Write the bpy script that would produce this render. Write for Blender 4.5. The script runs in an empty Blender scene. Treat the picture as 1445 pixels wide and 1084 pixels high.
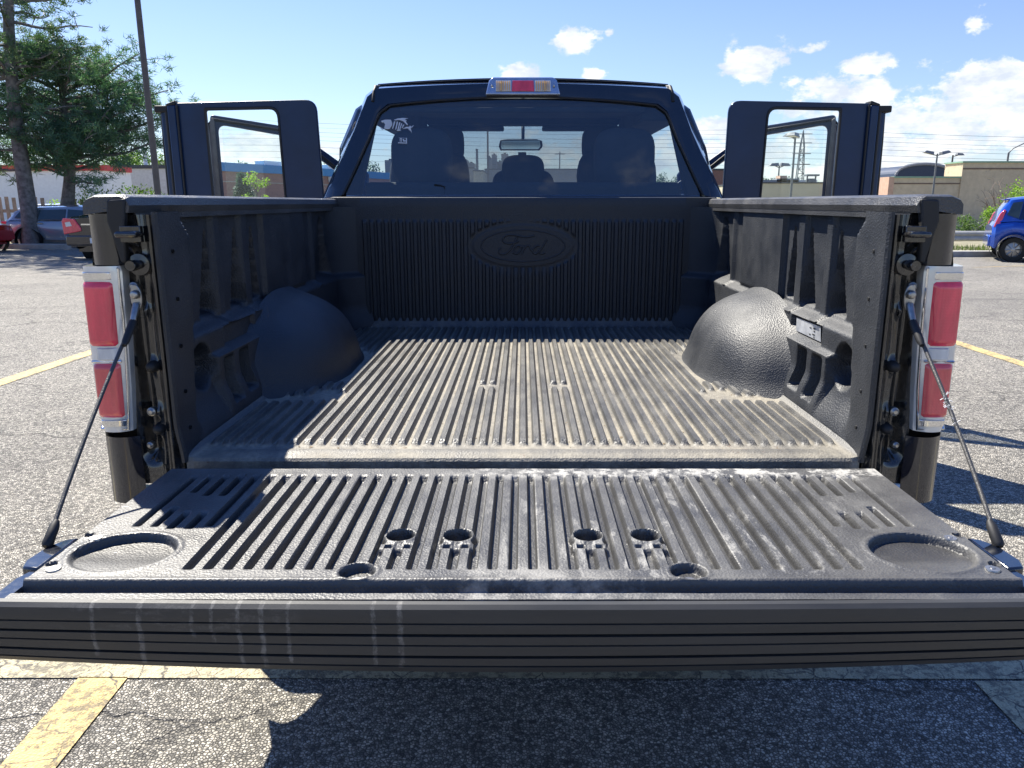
import bpy, bmesh, math, random
from math import sin, cos, pi, radians, sqrt, atan2, exp
from mathutils import Vector, Matrix, noise as mnoise

random.seed(7)
SC = bpy.context.scene
COL = SC.collection
H = 1.36                                   # camera height above the asphalt

# ---------------------------------------------------------------- camera
PITCH = radians(13.28)
cam_d = bpy.data.cameras.new('camera')
cam = bpy.data.objects.new('camera', cam_d)
COL.objects.link(cam)
cam.location = (0, 0, H)
cam.rotation_euler = (pi / 2 - PITCH, 0, 0)
cam_d.sensor_width = 36
cam_d.lens = 36 * 1085 / 1445
cam_d.shift_x = -15.5 / 1445
cam_d.clip_start = 0.05
cam_d.clip_end = 3000
SC.camera = cam

F_, CU, CV = 1085.0, 738.0, 542.0
def ray(u, v):
    xc, yc = (u - CU) / F_, (CV - v) / F_
    return xc, cos(PITCH) + yc * sin(PITCH), -sin(PITCH) + yc * cos(PITCH)
def at(u, v, Y):
    """point at distance Y ahead of the camera (absolute z)"""
    x, y, z = ray(u, v); k = Y / y
    return Vector((x * k, Y, z * k + H))

# ---------------------------------------------------------------- light
SUN_DX, SUN_DY = -0.50, 0.66               # towards the sun, per metre up
sun_v = Vector((SUN_DX, SUN_DY, 1)).normalized()
SUN_EL = math.asin(sun_v.z)
SUN_AZ = atan2(sun_v.x, sun_v.y)           # from +Y towards +X
sd = bpy.data.lights.new('sun', 'SUN')
sd.energy = 5.0
sd.angle = radians(0.53)
sd.color = (1.0, 0.94, 0.82)
so = bpy.data.objects.new('sun', sd)
so.rotation_euler = sun_v.to_track_quat('Z', 'Y').to_euler()
so.location = (0, 0, 30)
COL.objects.link(so)

SC.view_settings.view_transform = 'Standard'
SC.view_settings.look = 'None'
SC.view_settings.gamma = 1
SC.view_settings.exposure = 1.2
SKY_STRENGTH = 0.062

# ---------------------------------------------------------------- node helpers
class NT:
    def __init__(s, tree):
        s.t = tree; s.n = tree.nodes; s.l = tree.links
    def new(s, typ, **kw):
        n = s.n.new(typ)
        for k, v in kw.items():
            if k == 'ins':
                for a, b in v.items():
                    s.put(n, a, b)
            else: setattr(n, k, v)
        return n
    def put(s, n, a, b):
        if isinstance(b, tuple) and len(b) == 2 and hasattr(b[0], 'outputs'):
            s.l.new(b[0].outputs[b[1]], n.inputs[a])
        elif hasattr(b, 'is_output') : s.l.new(b, n.inputs[a])
        else: n.inputs[a].default_value = b
    def math(s, op, a, b=None, c=None, clamp=False):
        n = s.n.new('ShaderNodeMath'); n.operation = op; n.use_clamp = clamp
        for i, q in enumerate((a, b, c)):
            if q is not None: s.put(n, i, q)
        return n.outputs[0]
    def vmath(s, op, a, b=None, out=0):
        n = s.n.new('ShaderNodeVectorMath'); n.operation = op
        s.put(n, 0, a)
        if b is not None: s.put(n, 1, b)
        return n.outputs[out]
    def noise(s, vec, scale, detail=3, rough=0.55, out='Fac', dist=0.0):
        n = s.n.new('ShaderNodeTexNoise')
        if vec is not None: s.l.new(vec, n.inputs['Vector'])
        n.inputs['Scale'].default_value = scale; n.inputs['Detail'].default_value = detail
        n.inputs['Roughness'].default_value = rough; n.inputs['Distortion'].default_value = dist
        return n.outputs[out]
    def ramp(s, fac, lo, hi, a=0.0, b=1.0, smooth=False):
        n = s.n.new('ShaderNodeMapRange')
        if smooth: n.interpolation_type = 'SMOOTHSTEP'
        s.l.new(fac, n.inputs[0])
        for i, q in enumerate((lo, hi, a, b)): n.inputs[i + 1].default_value = q
        return n.outputs[0]
    def mix(s, fac, a, b, blend='MIX'):
        n = s.n.new('ShaderNodeMix'); n.data_type = 'RGBA'; n.blend_type = blend
        s.put(n, 0, fac)
        for i, q in ((6, a), (7, b)):
            if isinstance(q, tuple) and len(q) == 3: q = (*q, 1)
            s.put(n, i, q)
        return n.outputs[2]
    def bump(s, height, strength, dist, normal=None):
        n = s.n.new('ShaderNodeBump'); n.inputs['Strength'].default_value = strength
        n.inputs['Distance'].default_value = dist; s.l.new(height, n.inputs['Height'])
        if normal is not None: s.l.new(normal, n.inputs['Normal'])
        return n.outputs[0]
    def xyz(s, vec):
        n = s.n.new('ShaderNodeSeparateXYZ'); s.l.new(vec, n.inputs[0]); return n.outputs
    def scalevec(s, vec, sc):
        n = s.n.new('ShaderNodeMapping'); s.l.new(vec, n.inputs[0]); n.inputs['Scale'].default_value = sc
        return n.outputs[0]

def mat(name):
    m = bpy.data.materials.new(name); m.use_nodes = True
    nt = NT(m.node_tree)
    b = nt.n['Principled BSDF']
    tc = nt.n.new('ShaderNodeTexCoord')
    return m, nt, b, tc.outputs['Object']

def simple(name, col, rough=0.5, metal=0.0, coat=0.0, var=0.12, scale=6.0, bump=0.0, bscale=60.0, spec=0.5, rvar=0.0):
    m, nt, b, oc = mat(name)
    f = nt.noise(oc, scale, 4)
    lo = tuple(c * (1 - var) for c in col); hi = tuple(min(1, c * (1 + var)) for c in col)
    nt.put(b, 'Base Color', nt.mix(nt.ramp(f, .3, .7), lo, hi))
    b.inputs['Roughness'].default_value = rough
    if rvar: nt.put(b, 'Roughness', nt.ramp(nt.noise(oc, scale * 3, 4), .3, .7, rough - rvar, rough + rvar))
    b.inputs['Metallic'].default_value = metal
    b.inputs['Coat Weight'].default_value = coat
    b.inputs['Coat Roughness'].default_value = 0.04
    b.inputs['Specular IOR Level'].default_value = spec
    if bump: nt.put(b, 'Normal', nt.bump(nt.noise(oc, bscale, 3), bump, 0.002))
    return m

# ---------------------------------------------------------------- sky
W = bpy.data.worlds.new('World'); SC.world = W; W.use_nodes = True
wt = NT(W.node_tree)
bg = wt.n['Background']
sky = wt.new('ShaderNodeTexSky', sky_type='NISHITA')
sky.sun_disc = False; sky.sun_elevation = SUN_EL; sky.sun_rotation = SUN_AZ
sky.air_density = 1.0; sky.dust_density = 0.25; sky.ozone_density = 2.2; sky.altitude = 100
wtc = wt.n.new('ShaderNodeTexCoord')
dv = wtc.outputs['Generated']
dx, dy, dz = wt.xyz(dv)[:3]
el = wt.math('ARCSINE', dz)
az = wt.math('ARCTAN2', dx, dy)
# clouds: soft cumulus placed by bearing and elevation (u, v of photo, half sizes in pixels, weight)
blobs = [(812, 55, 34, 15, 1.0), (730, 103, 26, 13, 1.1), (838, 103, 18, 11, 1.0),
         (1062, 88, 44, 26, 1.1), (1040, 97, 22, 9, .8), (1150, 66, 20, 9, .75), (1230, 92, 44, 16, .85),
         (1175, 128, 60, 20, 1.0), (1225, 135, 42, 26, 1.15), (1380, 32, 26, 24, .7), (1320, 88, 90, 9, .45),
         (1405, 130, 85, 44, 1.15), (1360, 165, 150, 44, 1.05), (1180, 150, 90, 18, .8), (1440, 185, 120, 50, .95), (1118, 116, 22, 12, .7),
         (1010, 178, 42, 18, 1.0), (1090, 210, 120, 30, .85), (1300, 205, 190, 34, .95), (1200, 240, 200, 26, .9),
         (350, 208, 90, 22, 1.0), (470, 210, 60, 12, .7), (860, 215, 150, 40, .75), (640, 225, 160, 30, .55),
         (1520, 150, 120, 80, 1.0), (1700, 100, 200, 90, .8), (90, 262, 140, 26, .6), (1650, 215, 260, 60, .9),
         (860, 47, 8, 6, .6), (-420, 190, 260, 50, .9), (-120, 240, 160, 30, .6)]
nz1 = wt.noise(wt.scalevec(dv, (1, 1, 1.7)), 26, 9, .62)
nz2 = wt.noise(wt.scalevec(dv, (1, 1, 1.6)), 7, 5, .55)
total = None
for (u, v, ru, rv, wgt) in blobs:
    x, y, z = ray(u, v)
    a0 = atan2(x, y); e0 = math.asin(z / sqrt(x * x + y * y + z * z))
    cx = cos(a0)
    ra = ru / F_ * cx * cx * 1.0; re = rv / F_ * cx
    p = wt.math('MULTIPLY', wt.math('SUBTRACT', az, a0), 1 / ra)
    q = wt.math('MULTIPLY', wt.math('SUBTRACT', el, e0), 1 / re)
    r2 = wt.math('ADD', wt.math('MULTIPLY', p, p), wt.math('MULTIPLY', q, q))
    g = wt.math('MULTIPLY', wt.math('EXPONENT', wt.math('MULTIPLY', r2, -0.9)), wgt)
    total = g if total is None else wt.math('MAXIMUM', total, g)
nz3 = wt.noise(wt.scalevec(dv, (1, 1, 1.5)), 70, 6, .6)
dens = wt.math('ADD', total, wt.math('ADD', wt.math('MULTIPLY', wt.math('SUBTRACT', nz1, .5), 2.0), wt.math('MULTIPLY', wt.math('SUBTRACT', nz3, .5), .7)))
cl = wt.math('MULTIPLY', wt.ramp(dens, .38, .74, smooth=True), wt.ramp(total, .1, .34, smooth=True))
# a far broken cloud field behind the camera and around, so reflections are not empty
bk = wt.math('MULTIPLY', wt.ramp(dy, .05, -.3), wt.ramp(nz2, .60, .75, 0, .5, True))
cl = wt.math('MAXIMUM', cl, bk)
cl = wt.math('MULTIPLY', cl, wt.ramp(dz, 0.0, .02))
ccol = wt.mix(wt.ramp(wt.noise(wt.scalevec(dv, (1, 1, 2.2)), 22, 7, .62), .38, .60), (5.6, 6.1, 6.9), (8.3, 8.4, 8.4))
hs = wt.n.new('ShaderNodeHueSaturation'); wt.l.new(sky.outputs[0], hs.inputs['Color'])
hs.inputs['Saturation'].default_value = 0.92; hs.inputs['Value'].default_value = 1.0
skyc = wt.mix(1.0, hs.outputs[0], wt.mix(wt.ramp(dz, .18, .75), (.90, .95, 1.14), (.50, .86, 1.55)), 'MULTIPLY')
mixc = wt.mix(wt.math('MULTIPLY', cl, .93), skyc, ccol)
wt.l.new(mixc, bg.inputs[0])
bg.inputs[1].default_value = SKY_STRENGTH

# ---------------------------------------------------------------- mesh builder
class MB:
    def __init__(s): s.v = []; s.f = []; s.m = []
    def add(s, vs, fs, mi=0):
        o = len(s.v); s.v += [tuple(p) for p in vs]
        s.f += [tuple(i + o for i in f) for f in fs]; s.m += [mi] * len(fs); return s
    def box(s, x0, x1, y0, y1, z0, z1, mi=0, T=None):
        vs = [Vector((x, y, z)) for z in (z0, z1) for y in (y0, y1) for x in (x0, x1)]
        if T is not None: vs = [T @ p for p in vs]
        return s.add(vs, [(0, 2, 3, 1), (4, 5, 7, 6), (0, 1, 5, 4), (2, 6, 7, 3), (0, 4, 6, 2), (1, 3, 7, 5)], mi)
    def tube(s, pts, r, n=8, mi=0, cap=True):
        pts = [Vector(p) for p in pts]; rr = r if isinstance(r, (list, tuple)) else [r] * len(pts)
        vs, fs = [], []; up = Vector((0.13, 0.21, 1)).normalized()
        for i, p in enumerate(pts):
            d = (pts[min(i + 1, len(pts) - 1)] - pts[max(i - 1, 0)])
            if d.length < 1e-9: d = Vector((0, 0, 1))
            d.normalize()
            a = d.cross(up)
            if a.length < 1e-3: a = d.cross(Vector((1, 0, 0)))
            a.normalize(); b = d.cross(a)
            for k in range(n):
                t = 2 * pi * k / n; vs.append(p + (a * cos(t) + b * sin(t)) * rr[i])
        for i in range(len(pts) - 1):
            for k in range(n):
                fs.append((i * n + k, i * n + (k + 1) % n, (i + 1) * n + (k + 1) % n, (i + 1) * n + k))
        if cap:
            fs.append(tuple(range(n))[::-1]); fs.append(tuple(range((len(pts) - 1) * n, len(pts) * n)))
        return s.add(vs, fs, mi)
    def cyl(s, p0, p1, r, n=16, mi=0, r1=None):
        return s.tube([p0, p1], [r, r if r1 is None else r1], n, mi)
    def lathe(s, prof, c, axis='Z', n=24, mi=0):
        """prof: (radius, height) pairs around an axis through c"""
        vs, fs = [], []
        for (r, h) in prof:
            for k in range(n):
                t = 2 * pi * k / n; a, b = r * cos(t), r * sin(t)
                vs.append({'Z': (c[0] + a, c[1] + b, c[2] + h), 'Y': (c[0] + a, c[1] + h, c[2] + b), 'X': (c[0] + h, c[1] + a, c[2] + b)}[axis])
        for i in range(len(prof) - 1):
            for k in range(n):
                fs.append((i * n + k, i * n + (k + 1) % n, (i + 1) * n + (k + 1) % n, (i + 1) * n + k))
        return s.add(vs, fs, mi)
    def grid(s, P, mi=0, mf=None):
        nu, nv = len(P), len(P[0]); o = len(s.v)
        for row in P: s.v += [tuple(p) for p in row]
        for i in range(nu - 1):
            for j in range(nv - 1):
                s.f.append((o + i * nv + j, o + (i + 1) * nv + j, o + (i + 1) * nv + j + 1, o + i * nv + j + 1))
                s.m.append(mf(i, j) if mf else mi)
        return s
    def prism(s, poly, fn, a, b, mi=0):
        """poly of 2D points, fn(p, t) -> 3D, between t=a and t=b"""
        n = len(poly)
        vs = [fn(p, a) for p in poly] + [fn(p, b) for p in poly]
        fs = [tuple(range(n))[::-1], tuple(range(n, 2 * n))] + [(i, (i + 1) % n, n + (i + 1) % n, n + i) for i in range(n)]
        return s.add(vs, fs, mi)
    def ring(s, loops, mi=0, closed=True):
        n = len(loops[0]); o = len(s.v)
        for L in loops: s.v += [tuple(p) for p in L]
        for i in range(len(loops) - 1):
            for k in range(n if closed else n - 1):
                s.f.append((o + i * n + k, o + i * n + (k + 1) % n, o + (i + 1) * n + (k + 1) % n, o + (i + 1) * n + k)); s.m.append(mi)
        return s
    def build(s, name, mats, parent=None, loc=(0, 0, 0), smooth=None, bevel=0.0, seg=2, solid=0.0, recalc=True, sub=0):
        me = bpy.data.meshes.new(name)
        me.from_pydata(s.v, [], s.f)
        if not isinstance(mats, (list, tuple)): mats = [mats]
        for q in mats: me.materials.append(q)
        me.polygons.foreach_set('material_index', s.m)
        if recalc:
            bm = bmesh.new(); bm.from_mesh(me); bmesh.ops.recalc_face_normals(bm, faces=bm.faces); bm.to_mesh(me); bm.free()
        o = bpy.data.objects.new(name, me); COL.objects.link(o)
        o.location = loc
        if parent is not None: o.parent = parent
        if smooth is not None:
            me.polygons.foreach_set('use_smooth', [True] * len(me.polygons))
            if smooth < 180: me.set_sharp_from_angle(angle=radians(smooth))
        if solid:
            q = o.modifiers.new('s', 'SOLIDIFY'); q.thickness = solid; q.offset = -1
        if bevel:
            q = o.modifiers.new('b', 'BEVEL'); q.width = bevel; q.segments = seg; q.limit_method = 'ANGLE'; q.angle_limit = radians(35)
            q.harden_normals = False
            me.polygons.foreach_set('use_smooth', [True] * len(me.polygons))
            me.set_sharp_from_angle(angle=radians(50))
        if sub:
            q = o.modifiers.new('u', 'SUBSURF'); q.levels = sub; q.render_levels = sub
        return o

def thing(name, label, cat, loc=(0, 0, 0), rz=0.0, group=None):
    o = bpy.data.objects.new(name, None); COL.objects.link(o)
    o.location = loc; o.rotation_euler = (0, 0, rz); o.empty_display_size = .2
    return tag(o, label, cat, group)
def tag(o, label, cat, group=None):
    o['label'] = label; o['category'] = cat
    if group: o['group'] = group
    return o
def structure(o): o['kind'] = 'structure'; return o
def sstep(a, b, x):
    t = max(0.0, min(1.0, (x - a) / (b - a))); return t * t * (3 - 2 * t)
def lerp(a, b, t): return a + (b - a) * t
def frange(a, b, n): return [a + (b - a) * i / (n - 1) for i in range(n)]
def interp(tab, x):
    if x <= tab[0][0]: return tab[0][1]
    for (a, p), (b, q) in zip(tab, tab[1:]):
        if x <= b: return p + (q - p) * (x - a) / (b - a)
    return tab[-1][1]

# ---------------------------------------------------------------- materials
def asphalt_mat():
    m, nt, b, oc = mat('worn_asphalt')
    vo = nt.new('ShaderNodeTexVoronoi'); nt.l.new(oc, vo.inputs['Vector']); vo.inputs['Scale'].default_value = 108
    vo.inputs['Randomness'].default_value = 1
    ve = nt.new('ShaderNodeTexVoronoi', feature='DISTANCE_TO_EDGE'); nt.l.new(oc, ve.inputs['Vector']); ve.inputs['Scale'].default_value = 108
    st = nt.xyz(vo.outputs['Color'])
    stone = nt.mix(nt.ramp(st[0], 0, 1), (.15, .146, .138), (.74, .70, .62))
    stone = nt.mix(nt.ramp(st[1], .9, .95), stone, (.74, .69, .60))
    edge = nt.ramp(ve.outputs['Distance'], 0.0, .22)
    big = nt.noise(oc, .35, 4); mid = nt.noise(oc, 3.2, 5, .6)
    pits = nt.ramp(nt.noise(oc, 38, 4, .7), .36, .52)
    c = nt.mix(nt.math('MULTIPLY', edge, nt.ramp(pits, 0, 1, .25, 1)), (.060, .057, .052), stone)
    c = nt.mix(nt.math('MULTIPLY', nt.ramp(nt.noise(oc, 24, 5, .75), .58, .68, 0, .55), 1.0), c, (.09, .085, .078))
    spot = nt.math('MULTIPLY', nt.ramp(nt.noise(oc, 1.3, 4, .6), .62, .72), .35)
    c = nt.mix(spot, c, (.10, .095, .085))
    c = nt.mix(1.0, c, nt.mix(nt.ramp(big, .35, .65), (.86, .85, .84), (1.12, 1.1, 1.07)), 'MULTIPLY')
    c = nt.mix(1.0, c, nt.mix(nt.ramp(mid, .3, .7), (.84, .84, .85), (1.1, 1.1, 1.08)), 'MULTIPLY')
    # thin cracks and sealed tar bands
    wv = nt.new('ShaderNodeTexVoronoi', feature='DISTANCE_TO_EDGE')
    nt.l.new(nt.vmath('ADD', nt.scalevec(oc, (.55, 1.0, 1)), nt.vmath('MULTIPLY', nt.noise(oc, 2.2, 5, .6, 'Color'), (.5, .5, .5))), wv.inputs['Vector'])
    wv.inputs['Scale'].default_value = .8
    crack = nt.ramp(wv.outputs['Distance'], .003, .010, 1, 0)
    crack = nt.math('MULTIPLY', crack, nt.ramp(nt.noise(oc, 1.1, 3), .38, .52))
    c = nt.mix(nt.math('MULTIPLY', crack, .6), c, (.03, .028, .027))
    tar = nt.noise(nt.scalevec(oc, (.12, 1.3, 1)), .55, 6, .7)
    far = nt.ramp(nt.xyz(oc)[1], 8.5, 11.0)
    c = nt.mix(nt.math('MULTIPLY', nt.ramp(tar, .56, .68, 0, .5, True), far), c, (.09, .085, .08))
    nt.put(b, 'Base Color', c)
    b.inputs['Roughness'].default_value = .85
    h = nt.math('ADD', nt.math('MULTIPLY', edge, .7), nt.math('ADD', nt.math('MULTIPLY', st[2], .5), nt.math('MULTIPLY', crack, -2.0)))
    nt.put(b, 'Normal', nt.bump(h, .9, .005))
    return m
def line_mat(name, col):
    m, nt, b, oc = mat(name)
    ve = nt.new('ShaderNodeTexVoronoi', feature='DISTANCE_TO_EDGE'); nt.l.new(oc, ve.inputs['Vector']); ve.inputs['Scale'].default_value = 95
    n = nt.noise(oc, 42, 7, .78); big = nt.noise(oc, 4, 4)
    wear = nt.math('MAXIMUM', nt.ramp(nt.math('ADD', n, nt.math('MULTIPLY', big, .35)), .70, .60), nt.ramp(ve.outputs['Distance'], 0.05, .0, 0, .45))
    wv = nt.new('ShaderNodeTexVoronoi', feature='DISTANCE_TO_EDGE')
    nt.l.new(nt.vmath('ADD', oc, nt.vmath('MULTIPLY', nt.noise(oc, 7, 4, .6, 'Color'), (.1, .1, .1))), wv.inputs['Vector']); wv.inputs['Scale'].default_value = 9
    crack = nt.ramp(wv.outputs['Distance'], .008, .03, 1, 0)
    wear = nt.math('MAXIMUM', nt.math('MULTIPLY', wear, .8), nt.math('MULTIPLY', crack, nt.ramp(big, .38, .52)))
    c = nt.mix(nt.ramp(big, .3, .7), tuple(q * .88 for q in col), col)
    nt.put(b, 'Base Color', nt.mix(wear, c, (.10, .09, .075)))
    b.inputs['Roughness'].default_value = .75
    nt.put(b, 'Normal', nt.bump(nt.math('MULTIPLY', ve.outputs['Distance'], 1.0), .9, .006))
    return m

def liner_mat(name, lo, hi, dirt=None, dz=None, grain=900, stain=0, rough=.46, bs=.6, groove=False):
    m, nt, b, oc = mat(name)
    n = nt.noise(oc, 9, 6, .6); fine = nt.noise(oc, 160, 4, .7)
    c = nt.mix(nt.ramp(nt.math('ADD', nt.math('MULTIPLY', n, .7), nt.math('MULTIPLY', fine, .3)), .36, .64), lo, hi)
    sc_ = nt.noise(nt.scalevec(oc, (6, .8, 6)), 14, 7, .75)
    c = nt.mix(nt.ramp(sc_, .66, .78, 0, .22), c, (.14, .138, .13))
    rg = nt.ramp(n, .3, .7, rough - .07, rough + .1)
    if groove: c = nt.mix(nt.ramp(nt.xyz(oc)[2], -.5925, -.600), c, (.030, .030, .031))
    if dirt:
        z = nt.xyz(oc)[2]
        d = nt.ramp(z, dz[0], dz[1], 1, 0)
        d2 = nt.math('MULTIPLY', d, nt.ramp(nt.noise(nt.scalevec(oc, (1, .25, 1)), 11, 6, .7), .34, .62, .25, 1))
        d3 = nt.math('MAXIMUM', d2, nt.math('MULTIPLY', nt.ramp(nt.noise(nt.scalevec(oc, (1, .3, 1)), 9.0, 7, .7), .46, .74, 0.03, .55), nt.ramp(nt.noise(oc, 2.2, 4), .38, .62, .35, 1)))
        c = nt.mix(d3, c, nt.mix(nt.ramp(nt.noise(oc, 70, 4, .7), .35, .65), dirt, tuple(q * 1.5 for q in dirt)))
        rust = nt.math('MULTIPLY', nt.ramp(nt.noise(oc, 55, 4, .7), .63, .70), .6)
        c = nt.mix(nt.math('MULTIPLY', rust, d), c, (.13, .06, .03))
        rg = nt.math('ADD', rg, nt.math('MULTIPLY', d3, .3))
    if stain:
        x, y, z = nt.xyz(oc)[:3]
        msk = nt.math('MULTIPLY', nt.ramp(x, -.18, .1), nt.ramp(x, .72, .45))
        if stain == 2: msk = nt.ramp(z, -.4, -.50)
        s1 = nt.noise(nt.scalevec(oc, (1.6, .45, 1)), 13, 9, .74, dist=.35)
        s2 = nt.noise(oc, 120, 3, .6)
        k = nt.math('MULTIPLY', nt.ramp(nt.math('ADD', s1, nt.math('MULTIPLY', s2, .12)), .60, .70, 0, .5), nt.math('MULTIPLY', msk, nt.ramp(z, -.597, -.590, .25, 1)))
        if stain == 1:
            w2 = nt.math('MULTIPLY', nt.ramp(y, 1.20, 1.13, 0, 1), nt.ramp(nt.noise(oc, 8, 6, .7), .48, .62, 0, .55))
            w3 = nt.math('MULTIPLY', nt.ramp(y, 1.58, 1.63, 0, 1), nt.ramp(nt.noise(oc, 26, 6, .75), .47, .56, 0, .8))
            w3 = nt.math('MULTIPLY', w3, nt.ramp(x, -.2, .0))
            k = nt.math('MAXIMUM', k, nt.math('MAXIMUM', nt.math('MULTIPLY', w2, nt.ramp(nt.math('ABSOLUTE', x), .35, .15)), w3))
        c = nt.mix(k, c, (.42, .41, .38))
        rg = nt.math('ADD', rg, nt.math('MULTIPLY', k, .3))
    b.inputs['Specular IOR Level'].default_value = .6
    nt.put(b, 'Base Color', c); nt.put(b, 'Roughness', rg)
    vg = nt.new('ShaderNodeTexVoronoi'); nt.l.new(oc, vg.inputs['Vector']); vg.inputs['Scale'].default_value = grain / 4.2
    hh = nt.math('ADD', vg.outputs['Distance'], nt.math('MULTIPLY', nt.noise(oc, 420, 2), .6))
    nt.put(b, 'Normal', nt.bump(hh, bs, .0016))
    return m

def paint_mat(name, col, rough=.08, metal=0.0, dust=.10, flake=False):
    m, nt, b, oc = mat(name)
    n = nt.noise(oc, 3, 6, .6); sp = nt.noise(oc, 85, 4, .7)
    d = nt.math('MULTIPLY', nt.ramp(nt.math('ADD', nt.math('MULTIPLY', n, .6), nt.math('MULTIPLY', sp, .4)), .45, .7), dust)
    nt.put(b, 'Base Color', nt.mix(d, col, (.22, .21, .19)))
    nt.put(b, 'Roughness', nt.ramp(d, 0, dust + 1e-4, rough, rough + .18))
    b.inputs['Metallic'].default_value = metal
    b.inputs['Coat Weight'].default_value = 1.0; b.inputs['Coat Roughness'].default_value = .03
    return m

def glass_mat(name, tint, refl_rough=0.0, dirt=.03, ior=1.5, refl=1.5):
    m = bpy.data.materials.new(name); m.use_nodes = True
    nt = NT(m.node_tree); nt.n.remove(nt.n['Principled BSDF'])
    tr = nt.new('ShaderNodeBsdfTransparent'); tr.inputs[0].default_value = (*tint, 1)
    gl = nt.new('ShaderNodeBsdfGlossy'); gl.inputs['Roughness'].default_value = refl_rough; gl.inputs[0].default_value = (1, 1, 1, 1)
    fr = nt.new('ShaderNodeFresnel'); fr.inputs[0].default_value = ior
    df = nt.new('ShaderNodeBsdfDiffuse'); df.inputs[0].default_value = (.5, .5, .48, 1)
    tc = nt.n.new('ShaderNodeTexCoord')
    k = nt.ramp(nt.noise(tc.outputs['Object'], 8, 6, .65), .35, .75, dirt * .5, dirt * 1.6)
    m1 = nt.new('ShaderNodeMixShader'); nt.l.new(nt.math('MULTIPLY', fr.outputs[0], refl, clamp=True), m1.inputs[0]); nt.l.new(tr.outputs[0], m1.inputs[1]); nt.l.new(gl.outputs[0], m1.inputs[2])
    m2 = nt.new('ShaderNodeMixShader'); nt.l.new(k, m2.inputs[0]); nt.l.new(m1.outputs[0], m2.inputs[1]); nt.l.new(df.outputs[0], m2.inputs[2])
    nt.l.new(m2.outputs[0], nt.n['Material Output'].inputs[0])
    return m

M = {}
M['asphalt'] = asphalt_mat()
M['yellow'] = line_mat('yellow_line_paint', (.66, .49, .20))
M['cream'] = line_mat('cream_line_paint', (.52, .46, .30))  # duller and less saturated than the yellow line paint
M['floor'] = liner_mat('bed_floor_plastic', (.040, .041, .043), (.082, .082, .080), dirt=(.215, .195, .155), dz=(-.5885, -.5835))
M['liner'] = liner_mat('black_liner_plastic', (.009, .012, .018), (.022, .025, .031), rough=.52)
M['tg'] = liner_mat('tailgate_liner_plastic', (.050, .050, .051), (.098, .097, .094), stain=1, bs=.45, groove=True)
M['cap'] = liner_mat('rail_cap_plastic', (.035, .036, .038), (.06, .06, .062), rough=.38)
M['paint'] = paint_mat('black_car_paint', (.003, .006, .015), rough=.09, dust=.05)
M['pillar'] = paint_mat('dirty_black_paint', (.004, .0045, .006), rough=.10, dust=.22)
M['satin'] = simple('satin_black_frame', (.006, .025, .076), .38, coat=.12, var=.15, spec=.3)
M['rubber'] = simple('black_rubber', (.012, .012, .013), .6, bump=.2)
M['dark'] = simple('dark_cavity_plastic', (.006, .006, .007), .7)
M['steel'] = simple('zinc_steel', (.38, .37, .35), .38, metal=.9, var=.25, scale=60)
M['cable'] = simple('sheathed_cable', (.06, .058, .055), .45, bump=.6, bscale=300)
M['chrome'] = simple('chrome_trim', (.72, .73, .74), .10, metal=1.0, var=.04)
M['bezel'] = simple('clear_lamp_bezel', (.72, .72, .70), .14, metal=.25, coat=1.0, var=.10, scale=20)
M['interior'] = simple('grey_interior_cloth', (.050, .054, .062), .9, var=.2, bump=.3)
M['plastic'] = simple('dark_trim_plastic', (.02, .021, .023), .55, var=.15)
M['white'] = simple('white_vinyl', (.78, .79, .80), .5, var=.04)
M['tyre'] = simple('tyre_rubber', (.022, .022, .022), .8, bump=.4)
M['rim'] = simple('grey_alloy_rim', (.35, .35, .36), .3, metal=.8)
M['moulding'] = None
M['rear_glass'] = glass_mat('tinted_rear_glass', (.56, .64, .66), dirt=.015, refl=2.4)
M['glass'] = glass_mat('clear_car_glass', (.96, .985, .98), dirt=.004, refl=.5)
M['dglass'] = simple('dark_car_glass', (.035, .055, .060), .06, coat=.6)
def lens_mat(name, col, bs=260, rough=.12, trans=0.0):
    m, nt, b, oc = mat(name)
    w = nt.new('ShaderNodeTexWave'); nt.l.new(oc, w.inputs[0]); w.inputs['Scale'].default_value = bs / 6; w.inputs['Distortion'].default_value = .5
    w.bands_direction = 'X'
    nt.put(b, 'Base Color', nt.mix(nt.ramp(nt.noise(nt.scalevec(oc, (1, 1, .3)), 30, 4), .35, .65), tuple(q * .75 for q in col), col))
    b.inputs['Roughness'].default_value = rough; b.inputs['Coat Weight'].default_value = 1; b.inputs['Coat Roughness'].default_value = .03
    b.inputs['Transmission Weight'].default_value = trans
    fc = nt.new('ShaderNodeTexVoronoi'); fc.distance = 'CHEBYCHEV'; nt.l.new(oc, fc.inputs['Vector']); fc.inputs['Scale'].default_value = 150; fc.inputs['Randomness'].default_value = 0
    nt.put(b, 'Normal', nt.bump(nt.math('ADD', fc.outputs['Distance'], nt.math('MULTIPLY', w.outputs['Fac'], .3)), .30, .002))
    return m
M['red_lens'] = lens_mat('red_lamp_lens', (.92, .065, .11))
M['red_lens2'] = lens_mat('faded_red_lens', (.88, .11, .12))
M['clear_lens'] = lens_mat('clear_lamp_lens', (.75, .76, .76))
M['amber'] = lens_mat('sunlit_amber_bulb', (.95, .55, .18))  # amber bulbs, colour brightened to stand for sunlight glinting in them
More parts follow.
